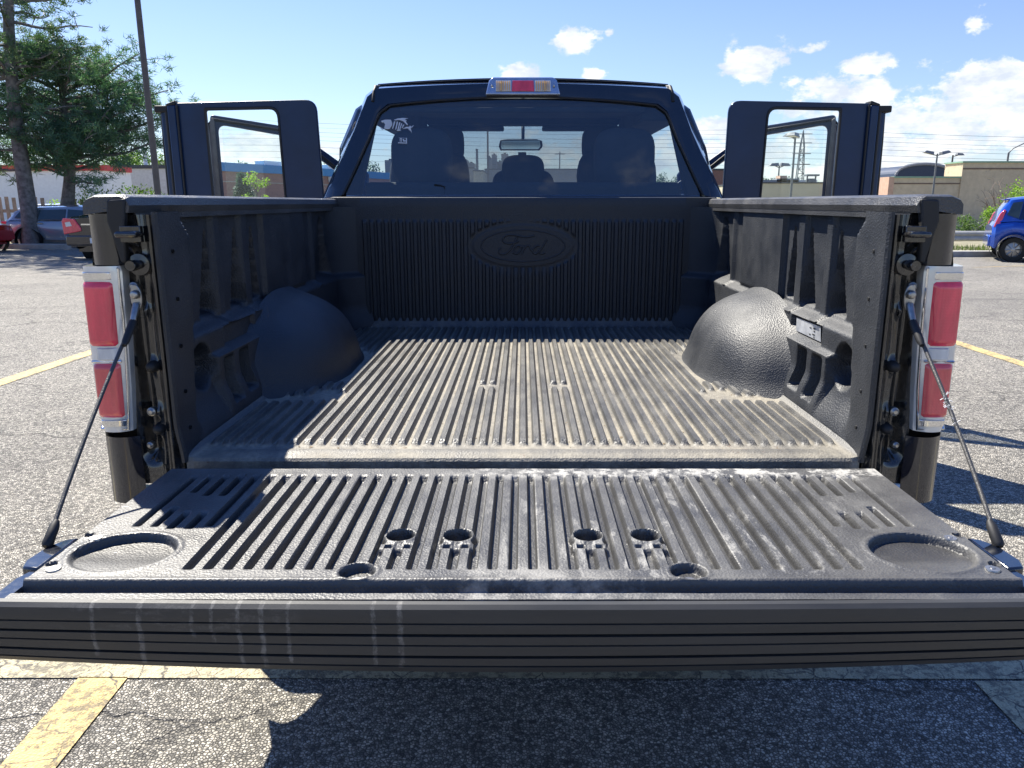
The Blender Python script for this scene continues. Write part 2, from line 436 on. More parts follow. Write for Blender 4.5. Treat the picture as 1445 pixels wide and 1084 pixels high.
def moulding_mat():
    m, nt, b, oc = mat('tailgate_edge_moulding')
    x, y, z = nt.xyz(oc)[:3]
    n = nt.noise(nt.scalevec(oc, (.3, 1, 3)), 12, 5, .6)
    c = nt.mix(nt.ramp(n, .3, .7), (.026, .027, .028), (.040, .040, .039))
    # dried drips that start under the lip
    k = None
    wob = nt.math('MULTIPLY', nt.math('SUBTRACT', nt.noise(nt.scalevec(oc, (2, 1, 30)), 2.2, 3), .5), .010)
    xx = nt.math('ADD', x, nt.math('ADD', wob, nt.math('MULTIPLY', nt.math('SUBTRACT', nt.noise(nt.scalevec(oc, (3, 1, 3)), 60, 3), .5), .004)))
    for px, hw, zl in ((-.652, .0022, -.675), (-.58, .0026, -.69), (-.43, .0022, -.69), (-.395, .0024, -.695), (-.355, .0018, -.685), (-.225, .002, -.69), (-.185, .0026, -.692), (-.47, .0018, -.65), (-.50, .002, -.64)):
        d = nt.ramp(nt.math('ABSOLUTE', nt.math('SUBTRACT', xx, px)), hw, hw * 2.0, 1, 0)
        d = nt.math('MULTIPLY', d, nt.ramp(z, zl - .004, zl + .004))
        k = d if k is None else nt.math('MAXIMUM', k, d)
    top = nt.math('MULTIPLY', nt.ramp(z, -.634, -.626), nt.ramp(nt.noise(nt.scalevec(oc, (1, 1, 4)), 14, 4, .7), .52, .6))
    top = nt.math('MULTIPLY', top, nt.math('MULTIPLY', nt.ramp(x, -.72, -.66), nt.ramp(x, -.33, -.36)))
    k = nt.math('MAXIMUM', k, nt.math('MULTIPLY', top, .35))
    k = nt.math('MULTIPLY', k, nt.ramp(nt.noise(nt.scalevec(oc, (1, 1, .6)), 90, 5, .75), .40, .62, .04, .45))
    nt.put(b, 'Base Color', nt.mix(k, c, (.30, .29, .27)))
    nt.put(b, 'Roughness', nt.ramp(n, .3, .7, .42, .55))
    nt.put(b, 'Normal', nt.bump(nt.noise(oc, 350, 3), .12, .001))
    return m
M['moulding'] = moulding_mat()

# ================================================================= GROUND
g = MB()
S_ = 1500
g.add([(-S_, -S_, 0), (S_, -S_, 0), (S_, S_, 0), (-S_, S_, 0)], [(0, 1, 2, 3)])
structure(g.build('ground', simple('far_ground', (.16, .15, .12), .95, var=.25, scale=.02), loc=(0, 0, -.02)))
g = MB(); g.box(-45, 45, -14, 23.4, -.01, .004)
structure(g.build('parking_lot', M['asphalt']))
def line(pts, m, name='parking_line'):
    q = MB(); q.add([(a, b, .008) for a, b in pts], [tuple(range(len(pts)))])
    return structure(q.build(name, m))
line([(-1.17, -3), (-1.05, -3), (-1.157, 1.995), (-1.30, 1.995)], M['yellow'])
line([(1.33, -3), (1.47, -3), (1.50, 1.975), (1.31, 1.975)], M['cream'])
line([(-6.6, 2.0), (6.9, 1.975), (6.9, 2.12), (-6.6, 2.145)], M['cream'])
line([(-4.17, 2.2), (-4.03, 2.2), (-3.93, 7.6), (-4.08, 7.6)], M['yellow'])
line([(4.24, 2.2), (4.37, 2.2), (4.37, 7.8), (4.24, 7.8)], M['yellow'])
line([(9.6, 16.6), (9.75, 16.6), (13.6, 17.9), (13.45, 17.95)], M['yellow'])
line([(-13.6, 14), (-13.45, 14), (-13.1, 19.0), (-13.25, 19.0)], M['yellow'])

# ================================================================= PICKUP TRUCK
RX, RY = 0.0, 2.65
truck = thing('pickup_truck', 'black pickup truck seen from behind with tailgate down and all four doors open', 'pickup truck', (RX, RY, 0))
def tp(mb, name, m, parent=None, **kw):
    """truck part; coordinates relative to the camera height"""
    if parent is None: return mb.build(name, m, truck, loc=(-RX, -RY, H), **kw)
    return mb.build(name, m, parent, **kw)

PT = .0337
offs = (-.5, -.37, -.29, -.20, 0, .20, .29, .37)
def ribxs(xmax):
    xs = [-xmax]; k = -int(xmax / PT) - 1
    while k < xmax / PT + 1:
        for o in offs:
            x = (k + o) * PT
            if -xmax + .002 < x < xmax - .002: xs.append(x)
        k += 1
    xs.append(xmax); return xs
def rib(x):
    t = x / PT; d = abs(t - round(t)); return 1 - sstep(.21, .36, d)
def band(y, a, b, w=.012): return sstep(a - w, a + w, y) * (1 - sstep(b - w, b + w, y))

# ---- bed liner floor
xs = ribxs(.80)
ys = frange(1.743, 1.88, 18) + frange(1.90, 2.18, 12) + frange(2.19, 2.56, 50) + frange(2.58, 3.50, 30) + frange(3.52, 3.68, 14)
def floor_z(x, y):
    ax = abs(x); k = round(ax / PT)
    m = band(y, 1.835, 3.64, .010)
    if k in (3, 4): m = band(y, 1.835, 2.42, .008) + band(y, 2.49, 3.64, .008)
    if k >= 24 or ax > .778: m = 0
    elif k >= 17:
        m = band(y, 1.835, 2.26 - (k - 17) * .004, .010)
        if k == 17: m += band(y, 2.37, 3.64)
        elif k in (18, 19): m += band(y, 2.40 + .0, 2.50) + band(y, 3.05 + (k - 18) * .02, 3.64)
        else: m += band(y, 2.33, 2.44 - (k - 20) * .015) + band(y, 3.15, 3.64)
    z = -.590 + .0130 * rib(x) * m
    z += .014 * max(0, (ax - .77) / .03) ** 2.2 * (.3 + .7 * sstep(1.72, 1.84, y))       # runs up into the side
    z -= .003 * (1 - sstep(1.743, 1.752, y))
    z += .004 * band(y, 1.766, 1.80, .008) * (1 - sstep(.70, .76, ax))
    z += .05 * max(0, (y - 3.63) / .05) ** 2
    return z
fl = MB(); fl.grid([[(x, y, floor_z(x, y)) for y in ys] for x in xs])
P = [[(x, y, z) for (y, z) in ((1.743, floor_z(x, 1.743)), (1.737, -.599), (1.737, -.625))] for x in xs]
fl.grid(P)
tp(fl, 'bed_floor_liner', M['floor'], smooth=40)

# ---- sides of the bed liner
def tri(y, yc, wtop, wbot, z, ztop, zbot):
    """tapered groove, narrow at the top"""
    if z > ztop + .01 or z < zbot - .03: return 0
    t = (ztop - z) / (ztop - zbot); t = max(0, min(1, t))
    hw = lerp(wtop, wbot, t)
    d = abs(y - yc) / hw
    return (1 - sstep(.84, 1.03, d)) * sstep(zbot - .016, zbot + .004, z) * (1 - sstep(ztop - .01, ztop + .01, z)) * (.35 + .65 * t)
def side_x(y, z):
    top = .893
    ledge = sstep(-.345, -.318, z)
    low = lerp(.800, .852, sstep(-.60, -.47, z))
    x = lerp(low, top, ledge)
    # raised plain panels between grooves
    if z > -.34:
        x -= .018 * band(y, 2.64, 3.14, .005) * sstep(-.335, -.31, z)
        x -= .014 * band(y, 2.44, 2.50, .005)
        x -= .014 * band(y, 2.22, 2.27, .005)
        x += .052 * tri(y, 2.555 + (z + .3) * .05, .008, .050, z, -.085, -.298)
        x += .052 * tri(y, 2.395 + (z + .3) * .10, .006, .050, z, -.085, -.300)
        x += .052 * tri(y, 2.165 + (z + .3) * .12, .006, .052, z, -.085, -.300)
        x += .040 * tri(y, 3.43 + (z + .3) * .1, .03, .13, z, -.07, -.31)
        x -= .012 * band(y, 3.26, 3.30, .006)
    else:
        x -= .022 * band(y, 2.06, 2.46, .008) * (1 - sstep(-.412, -.400, z)) * sstep(-.60, -.50, z)
        x += .045 * band(y, 2.215, 2.285, .006) * band(z, -.54, -.425, .006)
        x += .045 * band(y, 2.10, 2.165, .006) * band(z, -.545, -.425, .006)
        r = sqrt(((y - 2.0) / .062) ** 2 + ((z + .425) / .062) ** 2)
        x += .05 * (1 - sstep(.82, 1.05, r))
        x += .012 * band(y, 2.17, 2.42, .004) * band(z, -.400, -.345, .004)
    # rear strip flares inwards towards the opening
    ye = lerp(1.855, 1.925, sstep(-.55, -.10, z)) - .05 * sstep(-.085, -.03, z)
    t = 1 - sstep(ye, ye + .022, y)
    xs_ = lerp(.806, .822, max(0, min(1, (y - 1.735) / .2)))
    if z < -.50: xs_ -= .020 * sstep(-.50, -.60, z) * 0 + .010 * (1 - sstep(-.60, -.5, z))
    x = lerp(x, min(x, xs_), t)
    # front corner rounds into the bulkhead
    x -= .11 * max(0, (y - 3.52) / .16) ** 2
    return x
ysd = frange(1.735, 1.98, 22) + frange(1.985, 2.70, 130) + frange(2.72, 3.14, 26) + frange(3.15, 3.68, 50)
zsd = frange(-.60, -.02, 118)
for s in (-1, 1):
    w = MB(); w.grid([[(s * side_x(y, z), y, z) for z in zsd] for y in ysd])
    # front return edge of the liner
    w.grid([[(s * side_x(1.735, z), 1.735, z), (s * (side_x(1.735, z) + .004), 1.728, z), (s * (side_x(1.735, z) + .012), 1.730, z)] for z in zsd])
    sl = tp(w, 'bed_side_liner', M['liner'], smooth=60)
    # bolts through the rear strip
    for (yy, zz) in ((1.80, -.11), (1.80, -.22), (1.79, -.33), (1.79, -.44), (1.79, -.53)):
        b_ = MB(); xx = side_x(yy, zz)
        b_.lathe([(0, -.003), (.004, -.003), (.005, 0), (.005, .004)], (s * (xx - .0), yy, zz), 'X', 10)
        tp(b_, 'liner_bolt', M['dark'], sl, smooth=50)
    if s > 0:
        st = MB()
        def sx(y, z): return side_x(y, z) - .004
        poly = [(2.20, -.350), (2.40, -.352), (2.395, -.392), (2.19, -.392)]
        st.add([(sx(a, b), a, b) for a, b in poly] + [(sx(a, b) + .001, a, b) for a, b in poly], [(0, 1, 2, 3), (4, 7, 6, 5), (0, 4, 5, 1), (1, 5, 6, 2), (2, 6, 7, 3), (3, 7, 4, 0)])
        stk = tp(st, 'warning_sticker', M['chrome'] if False else simple('worn_silver_sticker', (.55, .57, .60), .3, metal=.5, var=.3, scale=25), sl)
        pr_ = MB()
        for (a, b, ww, hh) in ((2.245, -.362, .016, .003), (2.243, -.370, .010, .003), (2.247, -.380, .018, .003), (2.243, -.387, .008, .002), (2.275, -.364, .012, .003), (2.277, -.384, .010, .003)):
            pr_.box(sx(a, b) - .0016, sx(a, b) - .0004, a - ww / 2, a + ww / 2, b - hh / 2, b + hh / 2)
        tp(pr_, 'sticker_print', M['dark'], stk)

# ---- wheel housings
for s in (-1, 1):
    w = MB(); rows = []
    for i in range(33):
        ph = pi * i / 32                                   # along the arch, rear base to front base
        row = []
        for j in range(22):
            th = (pi / 2) * j / 21                         # 0 = against the wall, 90 = nose
            n_ = 2.15
            ct, st_ = max(cos(th), 1e-6), max(sin(th), 1e-6)
            rad = (ct ** (n_) + st_ ** (n_)) ** (-1 / n_)
            q = ct * rad; p = st_ * rad                    # q scales the arch, p the depth
            cy, cz = -cos(ph), sin(ph)
            n2 = 2.15
            r2 = (abs(cy) ** n2 + abs(cz) ** n2) ** (-1 / n2)
            Yh = 2.755 + .435 * cy * r2 * (q ** .8); Zh = -.592 + .274 * cz * r2 * q ** .95
            Xh = .870 - .245 * p
            Yh += .09 * cy * exp(-p / .16) * (1 - .5 * abs(cz)); Zh += .02 * abs(cz) * exp(-p / .16)
            Zh += .004 * mnoise.noise(Vector((Yh * 9, Zh * 9, s * 3))); Xh += .004 * mnoise.noise(Vector((Yh * 7, Zh * 7, s * 5)))
            fl_ = exp(-max(0, Zh + .592) / .028)
            Xh -= .018 * fl_ * p; Yh += .035 * fl_ * cy * q
            row.append((s * Xh, Yh, Zh))
        rows.append(row)
    w.grid(rows)
    tp(w, 'wheel_housing', M['liner'], smooth=80)

# ---- bulkhead liner
def bulk_y(x, z):
    y = 3.68
    if -.575 < z < -.076 and abs(x) < .755:
        e = (x / .262) ** 2 + ((z + .199) / .118) ** 2
        m = band(z, -.572, -.084, .008) * sstep(.93, 1.07, e)
        y -= .009 * rib(x) * m
    e = (x / .24) ** 2 + ((z + .199) / .100) ** 2
    y -= .003 * (1 - sstep(.9, 1.05, e))
    return y
xb = ribxs(.76); zb = frange(-.60, -.30, 14) + frange(-.295, -.07, 46) + [-.05, -.02, .012, .022]
bk_ = MB(); bk_.grid([[(x, bulk_y(x, z) + (.006 if z > .015 else 0), z) for z in zb] for x in xb])
for s in (-1, 1):
    bk_.grid([[(s * lerp(.76, .90, t), 3.68 - .0 - .10 * max(0, (t - .4) / .6) ** 2 + .10 * max(0, (t - .4) / .6) ** 2 * 1, z) for z in zb] for t in frange(0, 1, 10)])
bk_.grid([[(x, 3.686, .022), (x, 3.76, .026), (x, 3.82, .026)] for x in frange(-.90, .90, 12)])
bulk = tp(bk_, 'bulkhead_liner', M['liner'], smooth=40)
em = MB(); EY = 3.678
def epx(px, py): return ((px - 705) * .000372, EY, -.199 - (py - 430) * .000372 * 1.02)
em.tube([(.197 * cos(t), EY, -.199 + .0735 * sin(t)) for t in frange(0, 2 * pi, 73)], .0036, 8, cap=False)
def smooth_path(pts, n=6):
    pts = [Vector(epx(*p)) for p in pts]; out = []
    P_ = [pts[0]] + pts + [pts[-1]]
    for i in range(1, len(P_) - 2):
        for k in range(n):
            t = k / n; a, b, c, d = P_[i - 1:i + 3]
            out.append(.5 * ((2 * b) + (-a + c) * t + (2 * a - 5 * b + 4 * c - d) * t * t + (-a + 3 * b - 3 * c + d) * t ** 3))
    out.append(pts[-1]); return out
strokes = [
    [(500, 395), (465, 385), (452, 352), (478, 312), (540, 294), (620, 302), (690, 318), (760, 322), (815, 312), (850, 300)],
    [(635, 318), (610, 365), (575, 425), (535, 485), (490, 522), (440, 532), (405, 512), (402, 478), (425, 450)],
    [(500, 402), (560, 398), (610, 388), (655, 368)],
    [(668, 430), (630, 432), (598, 468), (592, 508), (618, 528), (655, 510), (678, 468), (668, 430), (700, 442), (722, 430)],
    [(722, 428), (712, 470), (692, 530)],
    [(706, 485), (745, 435), (782, 424), (790, 445)],
    [(915, 432), (878, 430), (842, 462), (832, 500), (852, 526), (890, 516), (922, 470)],
    [(1010, 352), (975, 405), (935, 472), (918, 510), (940, 530), (985, 508)],
    [(592, 500), (566, 518)], [(790, 440), (810, 480), (836, 500)]]
for sk in strokes:
    em.tube(smooth_path(sk), .0050, 8)
tp(em, 'oval_emblem', M['liner'], bulk, smooth=60)

# grit and leaf crumbs caught in the grooves
gt = MB(); rg_ = random.Random(9)
for _ in range(520):
    x = rg_.uniform(-.70, .70); x = (round(x / PT - .5) + .5) * PT + rg_.gauss(0, .003); y = 1.80 + 1.75 * rg_.random() ** 1.6
    z = floor_z(x, y) + .001; a = rg_.uniform(0, pi); r_ = rg_.uniform(.0012, .0038)
    if rg_.random() < .12: r_ *= 1.8
    c_, s_ = cos(a) * r_, sin(a) * r_
    gt.add([(x - c_, y - s_, z), (x + s_ * .5, y - c_ * .5, z + .0006), (x + c_, y + s_, z + .0012), (x - s_ * .5, y + c_ * .5, z + .002)], [(0, 1, 2), (0, 2, 3), (0, 3, 1), (1, 3, 2)])
go_ = gt.build('grit', simple('dry_grit_and_leaf_crumbs', (.20, .15, .09), .9, var=.6, scale=40), loc=(0, 0, H)); go_['kind'] = 'stuff'; go_['label'] = 'grit and leaf crumbs lying in the grooves of the bed floor'
# ---- painted bed sides with rear pillar, and rail caps
for s in (-1, 1):
    w = MB()
    prof = [(.960, -.022), (.966, -.06), (.982, -.14), (1.003, -.40), (1.000, -.56), (.985, -.66), (.965, -.72)]
    def arch(y, z):
        """lift the lower edge over the wheel"""
        return z
    yy = frange(1.745, 3.86, 50)
    rows = []
    for y in yy:
        d = abs(y - 2.65); zmin = -.70
        if y < 2.0: zmin = -.64
        if d < .50: zmin = -1.36 + .40 + sqrt(max(0, .50 ** 2 - d * d)) * .98
        if y > 3.1: zmin = -.86
        row = []
        for (px, pz) in prof:
            row.append((px, pz))
        full = [(interp([(a[1], a[0]) for a in prof[::-1]], z), z) for z in frange(max(zmin, -.9), -.022, 14)]
        rows.append([(s * (px - (.012 * max(0, (1.80 - y) / .055) ** 2)), y, pz) for (px, pz) in full])
    w.grid(rows)
    # rear corner face above the lamp and below it
    w.grid([[(s * x, 1.745 - .018 * (1 - ((x - .928) / .036) ** 2), z) for z in frange(-.136, -.024, 4)] for x in frange(.893, .962, 8)])
    w.grid([[(s * x, 1.745 - .022 * (1 - ((x - .945) / .045) ** 2), z) for z in frange(-.700, -.536, 6)] for x in frange(.905, .988, 8)])
    w.grid([[(s * x, y, -.700) for y in (1.745, 1.85)] for x in frange(.905, .985, 6)])
    tp(w, 'bed_side', M['paint'], smooth=50)
    # pillar face with pressed shapes
    p = MB()
    def pil_y(x, z):
        # x from .805 (opening) to .915 (lamp)
        y = 1.752
        y -= .012 * exp(-((x - .832) / .010) ** 2)
        y += .030 * exp(-((x - .885) / .020) ** 2) * band(z, -.60, -.10, .02)
        y -= .010 * exp(-((x - .858 - .006 * sin(z * 14)) / .006) ** 2)
        for zz, rr in ((-.135, .024), (-.24, .016), (-.37, .020), (-.48, .018), (-.53, .016)):
            y -= .012 * exp(-(((x - .862) / .9) ** 2 + (z - zz) ** 2) / (2 * (rr * .55) ** 2))
        return y
    zz_ = frange(-.66, -.026, 90); xx_ = frange(.813, .918, 40)
    p.grid([[(s * (x - .010 * sstep(-.12, -.03, z) * 0), pil_y(x, z), z) for z in zz_] for x in xx_])
    p.grid([[(s * .813, y, z) for y in (pil_y(.813, z), 1.80)] for z in zz_])
    pil = tp(p, 'rear_pillar', M['pillar'], smooth=60)
    # gasket enlarged into a black insert standing in for the shaded latch pocket
    q = MB(); q.prism([(.868, .008), (.908, .006), (.914, -.040), (.905, -.075), (.893, -.13), (.880, -.13), (.878, -.06)], lambda a, t: (s * a[0], t, a[1]), 1.742, 1.7225)
    tp(q, 'pocket_shade_insert', M['rubber'], pil, bevel=.004)
    q = MB(); q.tube([(s * .846, 1.735, -.068), (s * .846, 1.700, -.068), (s * .880, 1.698, -.068), (s * .880, 1.735, -.068)], .0075, 8)
    q.box(min(s * .842, s * .888), max(s * .842, s * .888), 1.722, 1.738, -.086, -.050)
    tp(q, 'latch_bracket', M['pillar'], pil, bevel=.003)
    q = MB(); q.lathe([(0, -.050), (.011, -.050), (.012, -.046), (.012, -.022), (.009, -.020), (.009, -.012), (.024, -.010), (.026, 0), (.026, .006)], (s * .858, 1.742, -.135), 'Y', 20)
    tp(q, 'latch_striker', M['pillar'], pil, smooth=40)
    for (bx, bz, br) in ((.880, -.185, .008), (.872, -.478, .008), (.884, -.56, .006)):
        q = MB(); q.lathe([(0, -.010), (br * .6, -.010), (br, -.006), (br * 1.3, -.005), (br * 1.3, .008)], (s * bx, 1.745, bz), 'Y', 12)
        tp(q, 'body_bolt', M['steel'], pil, smooth=40)
    for bz in (-.370, -.520):
        q = MB(); q.lathe([(0, -.020), (.007, -.019), (.012, -.012), (.014, 0), (.015, .01)], (s * .858, 1.745, bz), 'Y', 14)
        tp(q, 'rubber_bumper', M['rubber'], pil, smooth=60)
    # rail cap
    c = MB()
    cp = [(.865, -.022), (.861, -.006), (.868, .012), (.880, .018), (.940, .017), (.958, .010), (.965, -.004), (.966, -.026), (.950, -.024), (.900, -.018), (.885, -.022)]
    rows = []
    for y in [1.728, 1.731, 1.738, 1.75, 1.77] + frange(1.8, 3.80, 24):
        ins = .010 * max(0, (1.75 - y) / .022) ** 2
        inner = 0 if y > 1.738 else 0
        rows.append([(s * (.93 + (a - .93) * (1 - ins * 2.0)), y, b - (ins * .5 if b > .005 else 0)) for a, b in cp] )
    n_ = len(cp)
    o = len(c.v)
    for r_ in rows: c.v += r_
    for i in range(len(rows) - 1):
        for k in range(n_):
            c.f.append((o + i * n_ + k, o + i * n_ + (k + 1) % n_, o + (i + 1) * n_ + (k + 1) % n_, o + (i + 1) * n_ + k)); c.m.append(0)
    c.f.append(tuple(o + k for k in range(n_))); c.m.append(0)
    e0 = o + (len(rows) - 1) * n_; c.f.append(tuple(e0 + k for k in range(n_))[::-1]); c.m.append(0)
    # inner lip that hangs over the liner
    c.prism([(.866, -.020), (.872, -.020), (.872, -.036), (.866, -.036)], lambda a, t: (s * a[0], t, a[1]), 1.76, 3.79)
    tp(c, 'rail_cap', M['cap'], smooth=35)

# sill between bed and tailgate
w = MB(); w.box(-.80, .80, 1.662, 1.72, -.66, -.640); w.box(-.80, .80, 1.70, 1.79, -.70, -.632)
w.tube([(-.79, 1.69, -.636), (.79, 1.69, -.636)], .007, 8)
tp(w, 'bed_sill', M['pillar'], bevel=.004)
# under-bed frame to close the view and the shadow
w = MB(); w.box(-.80, .80, 1.76, 3.86, -.69, -.625); w.box(-.62, -.50, 1.72, 6.2, -.90, -.72); w.box(.50, .62, 1.72, 6.2, -.90, -.72)
w.tube([(-.70, 2.65, -.97), (.70, 2.65, -.97)], .05, 12); w.lathe([(0, -.13), (.10, -.11), (.15, 0), (.10, .11), (0, .13)], (0, 2.65, -.97), 'Y', 18)
w.box(-.45, .45, 2.9, 3.6, -.95, -.75)
tp(w, 'chassis_frame', M['dark'])
# front wall of the bed
w = MB(); w.box(-.90, .90, 3.79, 3.85, -.69, .012)
tp(w, 'bed_front_wall', M['paint'])

# ---- rear bumper
w = MB()
bp = [(1.64, -.70), (1.60, -.715), (1.585, -.76), (1.59, -.86), (1.62, -.90), (1.72, -.90), (1.74, -.72)]
rows = []
for x in frange(-.93, .93, 31):
    b_ = .10 * max(0, (abs(x) - .76) / .17) ** 2
    rows.append([(x, yb + b_ * (1 if yb < 1.7 else .4), zb_ - .015) for yb, zb_ in bp])
for k in range(len(rows)): rows[k].append(rows[k][0])
w.grid(rows); 
tp(w, 'rear_bumper', M['chrome'], smooth=40)

# ---- tailgate
tg = MB()
tg.box(-.800, .800, 1.070, 1.655, -.685, -.634)
for s in (-1, 1):
    tg.prism([(.800, 1.06), (.835, 1.06), (.838, 1.16), (.832, 1.18), (.820, 1.30), (.812, 1.34), (.806, 1.655), (.80, 1.655)], lambda a, t: (s * a[0], a[1], t), -.68, -.603)
tgo = tp(tg, 'tailgate', M['paint'], bevel=.006)
xs = sorted(set([round(q, 5) for q in ribxs(.800)] + [round(q, 5) for q in frange(-.799, .799, 480)])); ys = frange(1.075, 1.108, 8) + frange(1.112, 1.135, 14) + frange(1.138, 1.34, 78) + frange(1.345, 1.66, 56)
CIRC = (.692, 1.232, .092, .080)
def tg_z(x, y):
    ax = abs(x); z = -.590
    k = round((ax - PT / 2) / PT)                    # groove index
    m = band(y, 1.172, 1.612, .007) if ax < .775 else 0
    kk = round(x / PT - .5)
    if k >= 17: m = band(y, 1.345 if k < 22 else 1.335, 1.612, .007)
    if k in (18, 19): m = band(y, 1.335, 1.405, .007) + band(y, 1.50, 1.612, .007)
    if k == 20: m = band(y, 1.345, 1.43, .007) + band(y, 1.52, 1.612, .007)
    if k >= 22: m = 0
    t = x / PT; d = abs(t - round(t)); gr = sstep(.24, .34, d)
    # calm ground round the holes
    for (hx, hy, r_) in ((.223, 1.300, .026), (.118, 1.300, .026), (.272, 1.158, .030)):
        q = sqrt((ax - hx) ** 2 + (y - hy) ** 2)
        m *= sstep(r_ * 1.05, r_ * 1.35, q)
    if abs(ax - .223) < .03 or abs(ax - .118) < .03: m *= 1 - band(y, 1.245, 1.275, .006) * .8
    z -= .0140 * gr * m
    for (hx, hy, r_, dp) in ((.223, 1.300, .026, .030), (.118, 1.300, .026, .030), (.272, 1.158, .030, .014), (.792, 1.300, .009, .008), (.79, 1.185, .009, .008)):
        q = sqrt((ax - hx) ** 2 + (y - hy) ** 2)
        z -= dp * (1 - sstep(r_ * .80, r_ * 1.0, q)); z += .0018 * exp(-((q - r_ * 1.12) / (r_ * .12)) ** 2)
    for hx in (.205, .238, .102, .135):
        z -= .010 * band(ax, hx - .006, hx + .006, .002) * band(y, 1.249, 1.262, .003)
    e = sqrt(((ax - CIRC[0]) / CIRC[2]) ** 2 + ((y - CIRC[1]) / CIRC[3]) ** 2)
    z -= .014 * (1 - sstep(.88, .95, e)) * (.15 + .85 * sstep(1.16, 1.26, y)); z += .002 * exp(-((e - 1.0) / .06) ** 2)
    # screw dimples
    # step down to the lip
    z -= .016 * (sstep(1.094, 1.099, y) - sstep(1.118, 1.127, y)) + .004 * (1 - sstep(1.094, 1.099, y))
    z += .003 * exp(-((y - 1.131) / .005) ** 2)
    z += .0006 * mnoise.noise(Vector((x * 30, y * 30, 0)))
    return z
tl = MB(); tl.grid([[(x, y, tg_z(x, y)) for y in ys] for x in xs])
tl.grid([[(x, 1.075, tg_z(x, 1.075)), (x, 1.0735, -.620), (x, 1.0735, -.640)] for x in xs])
for s in (-1, 1): tl.grid([[(s * .80, y, tg_z(.8, y)), (s * .8015, y, -.598), (s * .8015, y, -.606)] for y in ys])
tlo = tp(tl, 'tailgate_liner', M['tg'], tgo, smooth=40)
for s in (-1, 1):
    for (hx, hy, hz) in ((.272, 1.150, -.6035), (.770, 1.285, -.5895), (.775, 1.165, -.5895)):
        q = MB(); q.lathe([(0, .003), (.003, .003), (.0045, .001), (.0045, .0022), (.011, .0022), (.012, 0), (.012, -.003)], (s * hx, hy, hz), 'Z', 18)
        tp(q, 'liner_screw', M['steel'], tlo, smooth=35)
# grooved plastic edge moulding
mo = MB(); xs2 = frange(-.838, .838, 61)
def mo_prof(x):
    t = (x / .83) ** 2
    zb_ = -.703 + .018 * t
    pr = [(1.068, -.612), (1.067, -.595), (1.061, -.5895), (1.051, -.5895), (1.0440, -.5945), (1.0425, -.606)]
    for q, wd_, deep in ((.6165, .0012, .003), (.634, .0030, .008), (.650, .0012, .003), (.668, .0030, .008), (.683, .0012, .003)):
        pr += [(1.0425, -q + wd_ / 2 + .0008), (1.0425 + deep, -q + wd_ / 2), (1.0425 + deep, -q - wd_ / 2), (1.0425, -q - wd_ / 2 - .0008)]
    f = (abs(zb_) - .606) / (.693 - .606)
    out = []
    for y, z in pr:
        if z < -.606: z = -.606 + (z + .606) * f
        out.append((x, y + .010 * t + .004 * max(0, (-z - .60) / .09) ** 2, z))
    out.append((x, 1.052 + .010 * t, zb_ - .002)); out.append((x, 1.066 + .01 * t, zb_ + .004))
    return out
mo.grid([mo_prof(x) for x in xs2])
tp(mo, 'edge_moulding', M['moulding'], tgo, smooth=25)
# underside outer skin (faces the ground) gives the tailgate its depth
w = MB(); w.grid([[(x, y, -.685 - .010 * (1 - ((y - 1.36) / .30) ** 2) * (1 - (x / .82) ** 4)) for y in frange(1.066, 1.655, 8)] for x in frange(-.82, .82, 9)])
tp(w, 'outer_skin', M['paint'], tgo, smooth=40)
# side brackets for the cables, and side latches
for s in (-1, 1):
    q = MB(); q.prism([(.815, 1.185), (.845, 1.19), (.856, 1.215), (.852, 1.27), (.835, 1.30), (.815, 1.31)], lambda a, t: (s * a[0], a[1], t), -.635, -.598)
    tp(q, 'cable_anchor', M['paint'], tgo, bevel=.004)
    q = MB(); q.box(min(s * .838, s * .858), max(s * .838, s * .858), 1.21, 1.25, -.662, -.635)
    tp(q, 'side_latch', M['dark'], tgo, bevel=.004)

# ---- tailgate cables
for s in (-1, 1):
    a = Vector((s * .868, 1.728, -.232)); b = Vector((s * .850, 1.268, -.598))
    d = (b - a)
    c = MB(); pts = [a + d * t + Vector((s * .012 * sin(pi * t), 0, -.010 * sin(pi * t))) for t in frange(.05, .97, 24)]
    c.tube(pts, .0042, 8)
    co = tp(c, 'tailgate_cable', M['cable'], smooth=60)
    c = MB(); c.tube([a + d * .07, a + d * .10, a + d * .17, a + d * .19], [.0085, .009, .008, .005], 10)
    tp(c, 'cable_sleeve', M['rubber'], co, smooth=50)
    c = MB(); c.tube([a + d * .91, a + d * .93, a + d * .99, a + d * 1.0], [.005, .009, .010, .007], 10)
    tp(c, 'cable_sleeve', M['rubber'], co, smooth=50)
    c = MB()
    e = MB()
    oval = [(s * (.868 + .013 * cos(t)), -.208 + .030 * sin(t)) for t in frange(0, 2 * pi, 17)[:-1]]
    e.prism(oval, lambda p_, t: (p_[0], t, p_[1]), 1.728, 1.722)
    e.lathe([(0, -.016), (.006, -.016), (.009, -.013), (.010, -.006), (.010, .0)], (s * .866, 1.722, -.200), 'Y', 14)
    e.tube([(s * .868, 1.722, -.222), a + d * .08], [.009, .007], 8)
    tp(e, 'cable_bracket', M['steel'], co, bevel=.0015)
    if s > 0:
        f = MB()
        for k in range(26):
            t = .40 + .13 * random.random(); p0 = a + d * t + Vector((.012 * sin(pi * t), 0, -.01))
            v = Vector((random.uniform(-1, 1), random.uniform(-.6, .3), random.uniform(-.4, 1))).normalized() * random.uniform(.006, .014)
            f.tube([p0, p0 + v * .6 + Vector((0, 0, .002)), p0 + v], .0006, 4)
        tp(f, 'frayed_sheath', M['white'], co)

